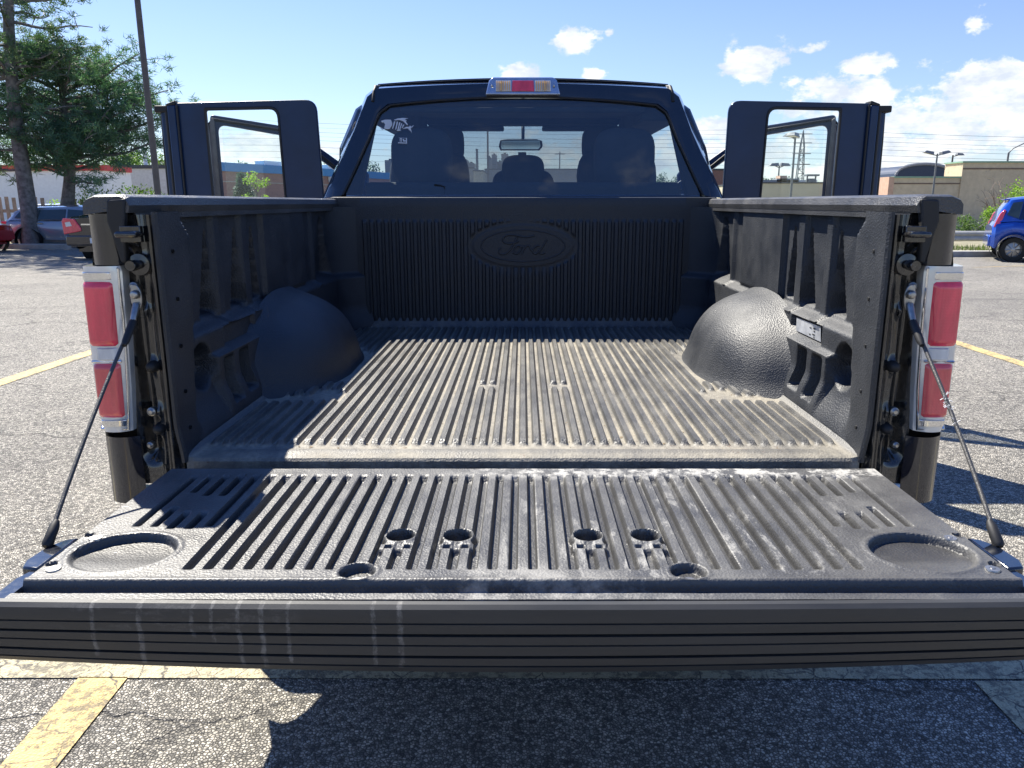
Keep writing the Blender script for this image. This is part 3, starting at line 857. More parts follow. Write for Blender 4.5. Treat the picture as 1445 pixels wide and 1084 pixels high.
# ---- tail lights
for s in (-1, 1):
    def lx(px, z):        # the lamp leans in a little towards the bottom
        return s * px
    def lamp_row(z, x0, x1, y0=1.738):
        pts = []
        for t in frange(0, 1, 11):
            x = lerp(x0, x1, t)
            bulge = .018 * sin(pi * min(1, t * 1.0)) ** .7
            back = .055 * max(0, (t - .80) / .20) ** 2
            pts.append((s * x, y0 - bulge + back, z))
        return pts
    tb = [( -.138, .903, .998), (-.150, .900, 1.000), (-.30, .905, 1.006), (-.42, .910, 1.006), (-.50, .916, 1.000), (-.522, .918, .992)]
    w = MB(); rows = [lamp_row(z, a, b) for z, a, b in tb]
    w.grid(rows)
    w.grid([[rows[0][k], (rows[0][k][0], 1.80, rows[0][k][2] + .001)] for k in range(11)])
    w.grid([[rows[-1][k], (rows[-1][k][0], 1.80, rows[-1][k][2] - .001)] for k in range(11)])
    w.grid([[r[0], (r[0][0], 1.80, r[0][2])] for r in rows]); w.grid([[r[-1], (r[-1][0] - s * .004, 1.90, r[-1][2])] for r in rows])
    tlamp = tp(w, 'tail_light', M['bezel'], smooth=50)
    def lens(z0, z1, a0, a1, b0, b1, name, m, lift=.007, rnd=.006):
        L = MB(); nz, nx = 29, 19; rr = []
        for j in range(nz):
            t = j / (nz - 1); z = lerp(z0, z1, t); row = []
            for i in range(nx):
                q = i / (nx - 1)
                xa = lerp(a0, b0, t); xb_ = lerp(a1, b1, t)
                # rounded corners
                cz = min(t, 1 - t) * abs(z1 - z0); k_ = 0
                if cz < rnd: k_ = rnd - sqrt(max(0, rnd ** 2 - (rnd - cz) ** 2))
                x = lerp(xa + k_, xb_ - k_, q)
                base = 1.738 - .018 * sin(pi * min(1, max(0, (x - .905) / .098))) ** .7
                if x > .98: base += .055 * ((x - .98) / .02) ** 2 * .6
                edge = min(1, min(q, 1 - q) * 12, min(t, 1 - t) * 14)
                row.append((s * x, base - lift * edge - .0005, z))
            rr.append(row)
        L.grid(rr)
        return tp(L, name, m, tlamp, smooth=60)
    lens(-.172, -.318, .918, .986, .922, .990, 'red_lens', M['red_lens'])
    lens(-.358, -.486, .922, .986, .926, .988, 'red_lens', M['red_lens2'])
    lens(-.322, -.350, .924, .970, .924, .972, 'reverse_lens', M['clear_lens'], .005, .004)
    lens(-.151, -.168, .918, .984, .918, .985, 'lamp_reflector', M['chrome'], .004, .003)
    lens(-.492, -.508, .924, .984, .925, .982, 'lamp_reflector', M['chrome'], .004, .003)
    w = MB()
    for k in range(len(rows) - 1):
        pass
    loop = [(.907, -.144), (.994, -.144), (1.000, -.30), (1.0, -.42), (.995, -.50), (.986, -.516), (.922, -.516), (.914, -.42), (.909, -.30)]
    pts = []
    for (x, z) in loop + [loop[0]]:
        base = 1.738 - .018 * sin(pi * min(1, max(0, (x - .905) / .098))) ** .7
        if x > .98: base += .055 * ((x - .98) / .02) ** 2
        pts.append((s * x, base - .001, z))
    w.tube(pts, .0035, 6)
    w.tube([(s * .918, 1.724, -.354), (s * .985, 1.722, -.354)], .003, 6)
    tp(w, 'lamp_trim', M['chrome'], tlamp, smooth=60)

def leaf_decal():
    m = bpy.data.materials.new('translucent_white_vinyl'); m.use_nodes = True; nt = NT(m.node_tree); bs = nt.n['Principled BSDF']
    bs.inputs['Base Color'].default_value = (.8, .82, .85, 1)
    t_ = nt.new('ShaderNodeBsdfTranslucent'); t_.inputs[0].default_value = (.85, .88, .92, 1)
    mx = nt.new('ShaderNodeMixShader'); mx.inputs[0].default_value = .55
    nt.l.new(bs.outputs[0], mx.inputs[1]); nt.l.new(t_.outputs[0], mx.inputs[2]); nt.l.new(mx.outputs[0], nt.n['Material Output'].inputs[0])
    return m
# ---- cab
def outline(scale_in, n=41):
    """arch from bottom left over the roof to bottom right: (x, z)"""
    pass
def arch_pts(halfpts, n_side, n_top, crown):
    """halfpts right-hand side from bottom to corner; returns left bottom -> right bottom"""
    zt = [(z, x) for x, z in halfpts]
    zs_ = frange(halfpts[0][1], halfpts[-1][1], n_side)
    right = [(interp(zt, z), z) for z in zs_]
    xc, zc = halfpts[-1]
    top = [(x, zc + crown * (1 - (x / xc) ** 2)) for x in frange(xc, -xc, n_top)][1:-1]
    return [(-x, z) for x, z in right] + top[::-1] + [(x, z) for x, z in right[::-1]]
NS, NTp = 14, 23
glass_h = [(.885, .037), (.845, .12), (.80, .22), (.755, .32), (.722, .41), (.698, .450), (.658, .468)]
body_h = [(.915, .030), (.875, .12), (.830, .22), (.785, .32), (.752, .41), (.735, .465), (.705, .498)]
shell_h = [(1.005, .020), (.955, .14), (.905, .26), (.860, .36), (.828, .45), (.795, .530), (.738, .572)]
fwd_h = [(1.01, .020), (.965, .14), (.918, .26), (.873, .36), (.840, .45), (.808, .538), (.746, .584)]
def gy(z): return 3.90 + .16 * max(0, z) / .5
A0 = arch_pts(glass_h, NS, NTp, .042)
A1 = arch_pts(body_h, NS, NTp, .034)
A2 = arch_pts(shell_h, NS, NTp, .024)
A3 = arch_pts(fwd_h, NS, NTp, .030)
w = MB()
w.ring([[(x, gy(z) + .012, z) for x, z in A0], [(x, gy(z) - .002, z) for x, z in [(lerp(a[0], b[0], .35), lerp(a[1], b[1], .35)) for a, b in zip(A0, A1)]],
        [(x, gy(z) - .004, z) for x, z in A1],
        [(lerp(a[0], b[0], .7), gy(a[1]) + .012, lerp(a[1], b[1], .75)) for a, b in zip(A1, A2)],
        [(x, gy(z) + .055, z) for x, z in A2], [(x, gy(z) + .14, z) for x, z in A3]], closed=False)
cabo = tp(w, 'cab_rear_shell', M['paint'], smooth=40)
# seal line round the glass
w = MB(); w.tube([(x, gy(z) - .006, z) for x, z in [(lerp(a[0], b[0], .12), lerp(a[1], b[1], .12)) for a, b in zip(A0, A1)]] , .0045, 6)
tp(w, 'glass_seal', M['rubber'], cabo)
for s in (-1, 1):
    w = MB()
    w.tube([(s * .748, 4.05, .49), (s * .744, 4.07, .535), (s * .740, 4.105, .566), (s * .738, 4.2, .580), (s * .71, 4.9, .588)], [.008, .009, .009, .008, .007], 8)
    tp(w, 'drip_moulding', M['rubber'], cabo, smooth=60)
w = MB(); w.box(-.90, .90, 3.86, 3.93, -.62, .018); w.tube([(-.87, 3.895, .026), (.87, 3.895, .026)], .011, 8)
tp(w, 'cab_back_panel', M['paint'], bevel=.006)
# rear window
w = MB(); gl = []
for t in frange(0, 1, 9):
    gl.append([(x * t + 0, gy(lerp(.037, z, t)) + .006, lerp(.037, z, t)) for x, z in A0])
w.grid(gl)
rw = tp(w, 'rear_window', M['rear_glass'], smooth=60)
# decal: fish skeleton and small word block
dc = MB()
def dpx(px, py):
    u = 530 + px * 80 / 1445; v = 160 + py * 50 / 903
    p = at(u, v, 4.0); z = p.z - H; Y = gy(z)
    p = at(u, v, Y); z = p.z - H
    return Vector((p.x, gy(z), z))
def decal(poly):
    P3 = [dpx(*p) for p in poly]; n = len(P3)
    off = Vector((0, -.0015, .0005)); o2 = Vector((0, .0005, 0))
    dc.add([p + off for p in P3] + [p + o2 for p in P3], [tuple(range(n)), tuple(range(n, 2 * n))[::-1]] + [(i, n + i, n + (i + 1) % n, (i + 1) % n) for i in range(n)])
decal([(140, 200), (230, 165), (390, 165), (425, 250), (420, 300), (360, 395), (300, 405), (215, 390), (245, 290), (205, 230), (160, 235)])
decal([(110, 350), (160, 385), (215, 400), (180, 425), (140, 405)])
decal([(470, 170), (560, 135), (700, 120), (825, 130), (740, 160), (800, 190), (770, 205), (825, 290), (800, 295), (700, 200), (600, 170), (500, 180)])
for k, (a, b) in enumerate((((470, 210), (420, 380)), ((540, 215), (500, 400)), ((600, 235), (555, 420)), ((650, 260), (600, 400)), ((700, 290), (665, 360)))):
    decal([(a[0], a[1]), (a[0] + 32, a[1]), (b[0] + 30, b[1]), (b[0], b[1] + 20)])
decal([(540, 425), (620, 415), (650, 430), (590, 450), (540, 445)])
decal([(690, 395), (780, 350), (860, 345), (880, 310), (900, 345), (975, 305), (925, 365), (895, 380), (925, 500), (885, 440), (850, 430), (840, 395), (800, 385)])
for s0 in ((595, 625, 800, 640), (575, 740, 795, 772)):
    decal([(s0[0], s0[1]), (s0[2], s0[1] + 10), (s0[2], s0[3]), (s0[0], s0[3] - 10)])
decal([(775, 630), (800, 630), (798, 775), (775, 775)])
for x0 in (618, 652):
    decal([(x0, 645), (x0 + 16, 645), (x0 + 16, 725), (x0, 725)])
decal([(625, 640), (668, 640), (668, 658), (625, 658)])
decal([(690, 655), (715, 655), (735, 690), (770, 690), (765, 720), (705, 722), (700, 700)])
tp(dc, 'window_decal', leaf_decal(), rw, recalc=False)
w = MB(); w.tube([at_ - Vector((0, 0, H)) for at_ in (at(613, 261, 3.93), at(622, 262, 3.93), at(627, 264, 3.93), at(628, 275, 3.93))], .0045, 6)
tp(w, 'window_latch', M['dark'], rw)

# roof
w = MB(); rows = []
for y in [4.06 + .14] + frange(4.25, 5.05, 9) + [5.12, 5.17]:
    t = (y - 4.2) / .97; wd = lerp(.746, .68, t); zc = .584 + .020 * sin(pi * min(1, t + .15)) - (.03 * max(0, (t - .85) / .15) ** 2)
    rows.append([(x * wd, y if abs(x) < .9 else y, zc + .030 * (1 - x * x)) for x in frange(-1, 1, 23)])
w.grid(rows)
tp(w, 'roof', M['paint'], smooth=60, solid=.012)
w = MB(); w.box(-.62, .62, 4.25, 5.05, .505, .53); w.box(-.62, .62, 4.08, 4.25, .44, .47); w.box(-.60, .60, 5.0, 5.14, .47, .54)
for s in (-1, 1): w.box(min(s * .60, s * .80), max(s * .60, s * .80), 4.12, 5.08, .405, .53)
tp(w, 'headliner', M['interior'], bevel=.02)
# side rails, A pillars, C pillar inner
for s in (-1, 1):
    w = MB()
    w.tube([(s * .735, 4.15, .50), (s * .72, 4.5, .525), (s * .70, 5.0, .52), (s * .66, 5.16, .505), (s * .80, 5.60, .17), (s * .90, 5.85, .0)], [.04, .04, .038, .038, .034, .034], 8)
    w.tube([(s * .94, 4.10, -.55), (s * .95, 4.10, .02), (s * .90, 4.13, .26), (s * .82, 4.14, .44), (s * .735, 4.15, .50)], [.055, .055, .045, .042, .04], 8)
    tp(w, 'door_surround', M['paint'], smooth=60)
    w = MB(); w.box(min(s * .80, s * .95), max(s * .80, s * .95), 4.05, 5.9, -.85, -.72)
    tp(w, 'rocker_sill', M['paint'], bevel=.02)
for s in (-1, 1):
    w = MB(); w.prism([(.845, .03), (.745, .40), (.68, .50), (.78, .50), (.86, .38), (.96, .03)], lambda a, t: (s * a[0], t, a[1]), 4.075, 4.15)
    tp(w, 'pillar_trim', M['interior'], bevel=.01)
# windshield
w = MB(); w.grid([[(x * lerp(.66, .86, t), lerp(5.17, 5.85, t) + .05 * (1 - x * x), lerp(.525, .03, t)) for t in frange(0, 1, 7)] for x in frange(-1, 1, 13)])
tp(w, 'windshield', M['glass'], smooth=60)
# interior
w = MB(); w.box(-.88, .88, 4.0, 5.9, -.74, -.68); w.box(-.85, .85, 5.55, 5.95, -.70, -.02)
w.prism([(5.30, -.25), (5.30, .02), (5.45, .075), (5.85, .04), (5.95, -.25)], lambda a, t: (t, a[0], a[1]), -.84, .84)
tp(w, 'dashboard', M['plastic'], bevel=.02)
w = MB(); w.box(-.80, .80, 4.02, 4.16, -.40, .095); w.box(-.78, .78, 4.10, 4.45, -.45, -.28)
w.box(-.80, .80, 3.98, 4.04, -.40, .10)
bench = tp(w, 'rear_bench_seat', M['interior'], bevel=.03, seg=3)
def pillow(mb, cx, cy, cz, hx, hy, hz, n=4.0, T=None):
    rows = []
    for i in range(17):
        a = -pi / 2 + pi * i / 16; row = []
        for j in range(25):
            b_ = 2 * pi * j / 24
            def sp(c_, e_): return (abs(c_) ** (2 / e_)) * (1 if c_ >= 0 else -1)
            row.append((cx + hx * sp(cos(a), n) * sp(cos(b_), n), cy + hy * sp(cos(a), 2.5) * sp(sin(b_), 2.5), cz + hz * sp(sin(a), n)))
        rows.append(row)
    mb.grid(rows)
for s in (-1, 1):
    w = MB(); pillow(w, s * .520, 4.12, .225, .158, .07, .145, 3.4)
    tp(w, 'headrest', M['interior'], bench, smooth=80)
    w = MB(); pillow(w, s * .58, 4.95, -.02, .25, .09, .34, 5); pillow(w, s * .58, 5.15, -.32, .27, .28, .08, 4)
    fs = tp(w, 'front_seat', M['interior'], smooth=80)
    w = MB(); pillow(w, s * .510, 4.96, .345, .148, .06, .115, 3.6)
    tp(w, 'headrest', M['interior'], fs, smooth=80)
w = MB(); pillow(w, 0, 4.95, -.05, .20, .08, .25, 5); 
cs = tp(w, 'centre_seat', M['interior'], smooth=80)
w = MB(); pillow(w, .0, 4.92, .17, .132, .06, .115, 3.6); w.box(-.03, .02, 4.90, 4.94, .26, .30)
tp(w, 'headrest', M['interior'], cs, smooth=80)
w = MB(); w.prism([(-.14, .335), (-.15, .36), (-.14, .40), (-.10, .405), (.10, .405), (.135, .395), (.14, .36), (.12, .335)], lambda a, t: (a[0] - .01, t, a[1]), 5.28, 5.32)
w.tube([(0, 5.31, .40), (.0, 5.33, .46), (0, 5.36, .50)], .012, 8)
rm = tp(w, 'rear_view_mirror', M['plastic'], bevel=.008)
w = MB(); w.prism([(-.13, .342), (-.135, .36), (-.13, .394), (.12, .396), (.125, .36), (.11, .342)], lambda a, t: (a[0] - .01, t, a[1]), 5.2775, 5.2795)
tp(w, 'mirror_glass', M['chrome'], rm)
w = MB(); w.tube([(-.44 + .185 * cos(t), 5.22 + .06 * sin(t), -.08 + .175 * sin(t)) for t in frange(0, 2 * pi, 33)], .014, 8); w.tube([(-.44, 5.24, -.08), (-.44, 5.4, -.12)], .04, 10); w.box(-.60, -.28, 5.215, 5.235, -.10, -.06)
tp(w, 'steering_wheel', M['plastic'], smooth=60)
w = MB()
for (x0, x1) in ((-.60, -.12), (.12, .60)):
    w.box(x0, x1, 5.05, 5.14, .440, .468)
tp(w, 'sun_visor', M['interior'], bevel=.01)

# third brake light
w = MB()
bl = [(-.186, .520), (-.168, .590), (-.150, .606), (.150, .606), (.168, .590), (.186, .520)]
w.prism(bl, lambda a, t: (a[0], t + .30 * (a[1] - .5), a[1]), 4.032, 4.13)
blo = tp(w, 'roof_brake_light', simple('smoky_chrome_lamp_housing', (.42, .47, .56), .12, metal=.75, coat=1.0, var=.1, scale=30), bevel=.006)
def blens(x0, x1, z0, z1, name, m, y=4.0305):
    q = MB(); f = lambda z: .30 * (z - .5)
    q.prism([(x0 - .004, z0), (x0, z1), (x1, z1), (x1 + .004, z0)] if abs(x0 + x1) < .02 else [(x0, z0), (x0, z1), (x1, z1), (x1, z0)], lambda a, t: (a[0], t + f(a[1]), a[1]), y, y - .004)
    return tp(q, name, m, blo, bevel=.0015)
blens(-.052, .052, .537, .588, 'red_lens', M['red_lens'])
for s in (-1, 1):
    o_ = blens(min(s * .058, s * .135), max(s * .058, s * .138), .537, .588, 'cargo_lens', M['clear_lens'])
    q = MB()
    for k in range(7):
        x = s * (.066 + k * .0105); r_ = .0022 + (.0025 if k == 4 else 0)
        q.tube([(x, 4.0345, .540), (x, 4.0485, .585)], r_, 6)
    tp(q, 'lamp_flutes', M['amber'], o_)
    q = MB(); q.lathe([(0, -.004), (.005, -.003), (.006, 0)], (s * .153, 4.045, .562), 'Y', 10)
    tp(q, 'lamp_screw', M['steel'], blo)

# ---- rear doors, opened square to the body: outer skin faces the camera
def door(s, rear=True):
    pass
def frame_with_hole(mb, outer, hole, y0, y1, fn, mi=0):
    """flat frame between matched loops outer and hole, thickness y0..y1"""
    n = len(outer)
    L = [[fn(p, y0) for p in hole], [fn(p, y0) for p in outer], [fn(p, y1) for p in outer], [fn(p, y1) for p in hole], [fn(p, y0) for p in hole]]
    mb.ring(L, mi)
def rrect(c, r, n=6):
    """rounded polygon: c corner list with own radii"""
    out = []
    m = len(c)
    for i in range(m):
        p = Vector(c[i]); a = Vector(c[i - 1]); b = Vector(c[(i + 1) % m])
        ri = r[i]
        u = (a - p).normalized() * ri; v = (b - p).normalized() * ri
        for k in range(n):
            t = k / (n - 1); q = (p + u) * (1 - t) ** 2 + p * 2 * t * (1 - t) + (p + v) * t * t
            out.append((q.x, q.y))
    return out
for s in (-1, 1):
    outer = rrect([(1.055, -.78), (1.068, .515), (1.800, .500), (1.815, -.78)] if s > 0 else [(1.040, -.78), (1.072, .520), (1.800, .503), (1.815, -.78)], [.02, .06, .01, .02])
    hole = rrect([(1.266, -.02), (1.275, .473), (1.648, .466), (1.648, -.02)], [.03, .045, .012, .01])
    d = MB(); fn = lambda p, t: (s * p[0], t + .01 * sin((p[1] + .78) * 2.2), p[1])
    frame_with_hole(d, outer, hole, 4.205, 4.232, fn)
    do = tp(d, 'rear_door', M['satin'], bevel=.008, seg=2)
    d = MB(); h2 = rrect([(1.258, -.03), (1.266, .486), (1.656, .480), (1.656, -.03)], [.03, .05, .012, .01]); h3 = rrect([(1.268, -.022), (1.277, .471), (1.646, .464), (1.646, -.022)], [.03, .045, .012, .01])
    frame_with_hole(d, h2, h3, 4.200, 4.218, fn)
    tp(d, 'window_seal', M['rubber'], do, bevel=.004)
    d = MB(); d.grid([[fn((x, z), 4.225) for z in (-.02, .465)] for x in (1.28, 1.635)])
    tp(d, 'window_glass', M['glass'], do)
    # thick latch edge built of ribs and seals
    d = MB()
    d.prism([(1.800, 4.20), (1.845, 4.205), (1.850, 4.225), (1.832, 4.23), (1.832, 4.29), (1.80, 4.29)], lambda a, t: (s * a[0], a[1], t), -.78, .490)
    d.prism([(1.845, 4.235), (1.895, 4.245), (1.905, 4.27), (1.90, 4.34), (1.82, 4.34), (1.82, 4.24)], lambda a, t: (s * a[0], a[1], t), -.78, .468)
    tp(d, 'latch_edge', M['satin'], do, bevel=.006)
    d = MB(); d.tube([(s * 1.856, 4.222, -.7), (s * 1.856, 4.222, .46)], .009, 8); d.tube([(s * 1.792, 4.198, -.7), (s * 1.79, 4.198, .49)], .006, 8)
    d.tube([(s * 1.907, 4.26, -.7), (s * 1.900, 4.262, .3), (s * 1.895, 4.262, .475)], .010, 8)
    tp(d, 'door_seal', M['rubber'], do, smooth=60)
    d = MB(); d.box(min(s * 1.852, s * 1.925), max(s * 1.852, s * 1.925), 4.23, 4.32, .458, .492)
    d.prism([(1.80, .515), (1.852, .497), (1.852, .485), (1.80, .490)], lambda a, t: (s * a[0], t, a[1]), 4.205, 4.28)
    tp(d, 'seal_cap', M['rubber'], do, bevel=.006)
    d = MB(); d.box(min(s * 1.12, s * 1.80), max(s * 1.12, s * 1.80), 4.25, 4.33, -.76, -.08)
    tp(d, 'inner_trim', M['plastic'], do, bevel=.02)

# ---- front doors, hinged at the front, opened wide
for s in (-1, 1):
    hx, hy = 1.00, 5.72
    ang = radians(70)
    dirv = Vector((sin(ang), -cos(ang)))                 # from hinge to rear edge, outwards and back
    nrm = Vector((cos(ang), sin(ang)))                   # towards the outside skin
    def fd(p, t):
        q = Vector((hx, hy)) + dirv * p[0] + nrm * t
        return (s * q.x, q.y, p[1])
    outer = rrect([(0.0, -.80), (0.0, .06), (.62, .500), (1.13, .565), (1.16, .0), (1.14, -.80)], [.03, .03, .10, .03, .02, .05])
    hole = rrect([(.10, .0), (.10, .045), (.64, .440), (1.085, .505), (1.085, .0), (.6, 0)], [.01, .02, .06, .055, .015, .01])
    d = MB(); frame_with_hole(d, outer, hole, 0, .05, fd)
    do = tp(d, 'front_door', M['satin'], bevel=.008)
    d = MB(); d.prism([(.05, -.76), (.05, -.02), (1.10, -.02), (1.10, -.76)], fd, -.05, -.001)
    tp(d, 'door_trim', M['plastic'], do, bevel=.02)
    d = MB(); d.prism([(1.135, -.5), (1.150, .40), (1.128, .545), (1.105, .53), (1.105, -.5)], fd, -.024, -.002)
    tp(d, 'pillar_trim', simple('grey_door_edge_trim', (.13, .12, .11), .6, var=.25, scale=12), do, bevel=.004)
    d = MB(); d.tube([fd(p, -.008) for p in [(.10, .05), (.62, .470), (1.12, .535), (1.145, .50), (1.15, -.1)]], .009, 8)
    tp(d, 'door_seal', M['rubber'], do, smooth=60)
    d = MB(); d.prism([(.10, .0), (.10, .045), (.64, .435), (1.065, .50), (1.065, 0)], fd, .020, .025)
    tp(d, 'window_glass', M['glass'], do)
    # mirror
    q = MB(); q.prism([(.10, .02), (.08, .20), (.14, .26), (.27, .27), (.32, .22), (.32, .05), (.27, .01)], fd, .12, .20)
    q.prism([(.08, .02), (.08, .06), (.20, .06), (.20, .02)], fd, .05, .13)
    tp(q, 'side_mirror', M['satin'], do, bevel=.015)

# ---- hood, fenders, wheels
w = MB(); rows = []
for y in frange(5.85, 7.05, 10):
    t = (y - 5.85) / 1.2
    rows.append([(x * .93, y, .01 - .10 * t - .02 * x * x - (.10 * max(0, (t - .85) / .15) ** 2)) for x in frange(-1, 1, 15)])
w.grid(rows); tp(w, 'hood', M['paint'], smooth=60)
for s in (-1, 1):
    w = MB(); rows = []
    for y in frange(5.75, 7.10, 28):
        d = abs(y - 6.32); zmin = -.82
        if d < .48: zmin = -.96 + sqrt(.48 ** 2 - d * d)
        rows.append([(s * (.99 - .04 * max(0, (y - 6.9) / .2) - (.05 * ((z + .0) > -.08))), y, z) for z in frange(zmin, -.02 - .08 * (y - 5.75), 8)])
    w.grid(rows); tp(w, 'front_fender', M['paint'], smooth=50)
w = MB(); w.box(-.93, .93, 7.04, 7.14, -.75, -.12); w.box(-.97, .97, 7.05, 7.22, -.95, -.68)
tp(w, 'front_end', M['chrome'], bevel=.03)
def wheel(parent, c, R, wd, s, mt=M['tyre'], mr=M['rim'], base=None):
    o = MB(); x0 = 0
    o.lathe([(R * .62, -wd / 2), (R * .93, -wd / 2), (R, -wd / 2 + .03), (R, wd / 2 - .03), (R * .93, wd / 2), (R * .62, wd / 2)], c, 'X', 36)
    return o
for s in (-1, 1):
    for cy in (2.65, 6.32):
        q = wheel(None, (s * .845, cy, -1.36 + .395), .395, .25, s)
        to = tp(q, 'wheel', M['tyre'], smooth=40)
        r = MB(); r.lathe([(.25, 0), (.24, .02), (.10, .0), (.06, .02), (0, .02)] if s > 0 else [(.25, 0), (.24, -.02), (.10, 0), (.06, -.02), (0, -.02)], (s * .93, cy, -.965), 'X', 30)
        for k in range(6):
            a = 2 * pi * k / 6; r.tube([(s * .945, cy + .05 * cos(a), -.965 + .05 * sin(a)), (s * .945, cy + .23 * cos(a), -.965 + .23 * sin(a))], .022, 6)
        tp(r, 'rim', M['rim'], to, smooth=40)

# ================================================================= BACKGROUND
def leafy(mb, c, rad, n, size, mi=0, rnd=random):
    """n small leaf faces scattered through an ellipsoid shell"""
    for _ in range(n):
        d = Vector((rnd.gauss(0, 1), rnd.gauss(0, 1), rnd.gauss(0, 1))).normalized()
        r = rnd.random() ** .45
        p = Vector(c) + Vector((d.x * rad[0], d.y * rad[1], d.z * rad[2])) * r
        a = Vector((rnd.gauss(0, 1), rnd.gauss(0, 1), rnd.gauss(0, 1))).normalized() * size * rnd.uniform(.6, 1.3)
        b = a.cross(Vector((rnd.gauss(0, 1), rnd.gauss(0, 1), rnd.gauss(0, 1)))).normalized() * size * rnd.uniform(.3, .55)
        mb.add([p - a * .5, p + b * .5, p + a * .5, p - b * .5], [(0, 1, 2, 3)], mi)
def needles(mb, c, r, n, L, w_, axis=None, rnd=random, mi=0):
    """a pine tuft: narrow blades radiating from a twig"""
    c = Vector(c)
    for _ in range(n):
        d = Vector((rnd.gauss(0, 1), rnd.gauss(0, 1), rnd.gauss(0, .8) + .25)).normalized()
        p = c + Vector((rnd.gauss(0, 1), rnd.gauss(0, 1), rnd.gauss(0, .7))) * r * .42
        q = p + d * L * rnd.uniform(.6, 1.2)
        sd_ = d.cross(Vector((rnd.gauss(0, 1), rnd.gauss(0, 1), rnd.gauss(0, 1)))).normalized() * w_
        mb.add([p - sd_ * .5, p + sd_ * .5, q], [(0, 1, 2)], mi)
def leaf_mat(name, a, b, trans=.35):
    m, nt, bs, oc = mat(name)
    k = nt.noise(oc, 1.6, 4, .6)
    c = nt.mix(nt.ramp(k, .35, .65), a, b)
    nt.put(bs, 'Base Color', c); bs.inputs['Roughness'].default_value = .55
    tl_ = nt.new('ShaderNodeBsdfTranslucent'); nt.l.new(nt.mix(1.0, c, (1.3, 1.5, .7), 'MULTIPLY'), tl_.inputs[0])
    mx = nt.new('ShaderNodeMixShader'); mx.inputs[0].default_value = trans
    nt.l.new(bs.outputs[0], mx.inputs[1]); nt.l.new(tl_.outputs[0], mx.inputs[2])
    nt.l.new(mx.outputs[0], nt.n['Material Output'].inputs[0])
    return m
M['pine'] = leaf_mat('pine_needles', (.050, .105, .065), (.120, .180, .085), .35)
M['pine2'] = leaf_mat('pine_needles_blue', (.050, .125, .095), (.11, .20, .12), .35)
M['leaf'] = leaf_mat('broad_leaves', (.05, .10, .03), (.13, .20, .05), .4)
M['lime'] = leaf_mat('lime_leaves', (.12, .22, .03), (.25, .36, .06), .5)
M['bark'] = simple('pine_bark', (.15, .145, .14), .95, var=.45, scale=9, bump=.8, bscale=18)
M['wood'] = simple('weathered_fence_wood', (.36, .30, .22), .85, var=.25, scale=8, bump=.2)
M['concrete'] = simple('kerb_concrete', (.36, .35, .32), .9, var=.2, scale=5, bump=.3, bscale=80)
M['grass'] = leaf_mat('grass_blades', (.07, .12, .03), (.17, .20, .07), .3)
M['soil'] = simple('dry_verge_soil', (.22, .20, .13), .95, var=.3, scale=2)
M['pole'] = simple('brown_steel_pole', (.085, .075, .070), .55, var=.2)
M['gpole'] = simple('galvanised_pole', (.16, .17, .18), .5, var=.2)
M['lamp'] = simple('lamp_housing', (.20, .21, .22), .5, var=.15)
M['wire'] = simple('power_cable', (.05, .055, .06), .6)

# kerbs and verges
def kerb(pts, name='kerb', w_=.30, h=.15):
    k = MB()
    for (a, b) in zip(pts, pts[1:]):
        a = Vector((*a, 0)); b = Vector((*b, 0)); n_ = (b - a).cross(Vector((0, 0, 1))).normalized() * -w_
        k.add([a, b, b + n_, a + n_, a + Vector((0, 0, h)), b + Vector((0, 0, h)), b + n_ + Vector((0, 0, h)), a + n_ + Vector((0, 0, h))],
              [(0, 1, 5, 4), (1, 2, 6, 5), (2, 3, 7, 6), (3, 0, 4, 7), (4, 5, 6, 7)])
    return structure(k.build(name, M['concrete'], bevel=.02))
kerb([(-40, 23.4), (-4, 23.4)]); kerb([(-4, 23.4), (4, 23.4)]); kerb([(4, 23.4), (9.0, 19.9)]); kerb([(9.0, 19.9), (34, 19.9)])
v = MB(); v.add([(-45, 23.6, .11), (4, 23.6, .11), (9.1, 20.1, .11), (45, 20.1, .11), (45, 70, .11), (-45, 70, .11)], [(0, 1, 2, 3, 4, 5)])
structure(v.build('verge', M['soil']))
gr = MB(); rnd = random.Random(3)
for _ in range(9000):
    if rnd.random() < .5: x = rnd.uniform(-21, -8); y = rnd.uniform(23.7, 25.6)
    else: x = rnd.uniform(10.0, 24); y = rnd.uniform(20.3, 23.0)
    if mnoise.noise(Vector((x * .8, y * .8, 0))) < -.05: continue
    h = rnd.uniform(.05, .16); a = rnd.uniform(0, pi)
    d = Vector((cos(a), sin(a), 0)) * .015; t = Vector((rnd.gauss(0, .03), rnd.gauss(0, .03), h))
    p = Vector((x, y, .10)); gr.add([p - d, p + d, p + t], [(0, 1, 2)])
g_ = gr.build('grass', M['grass'], recalc=False); g_['kind'] = 'stuff'; g_['label'] = 'sparse grass growing on the verge behind the kerb'

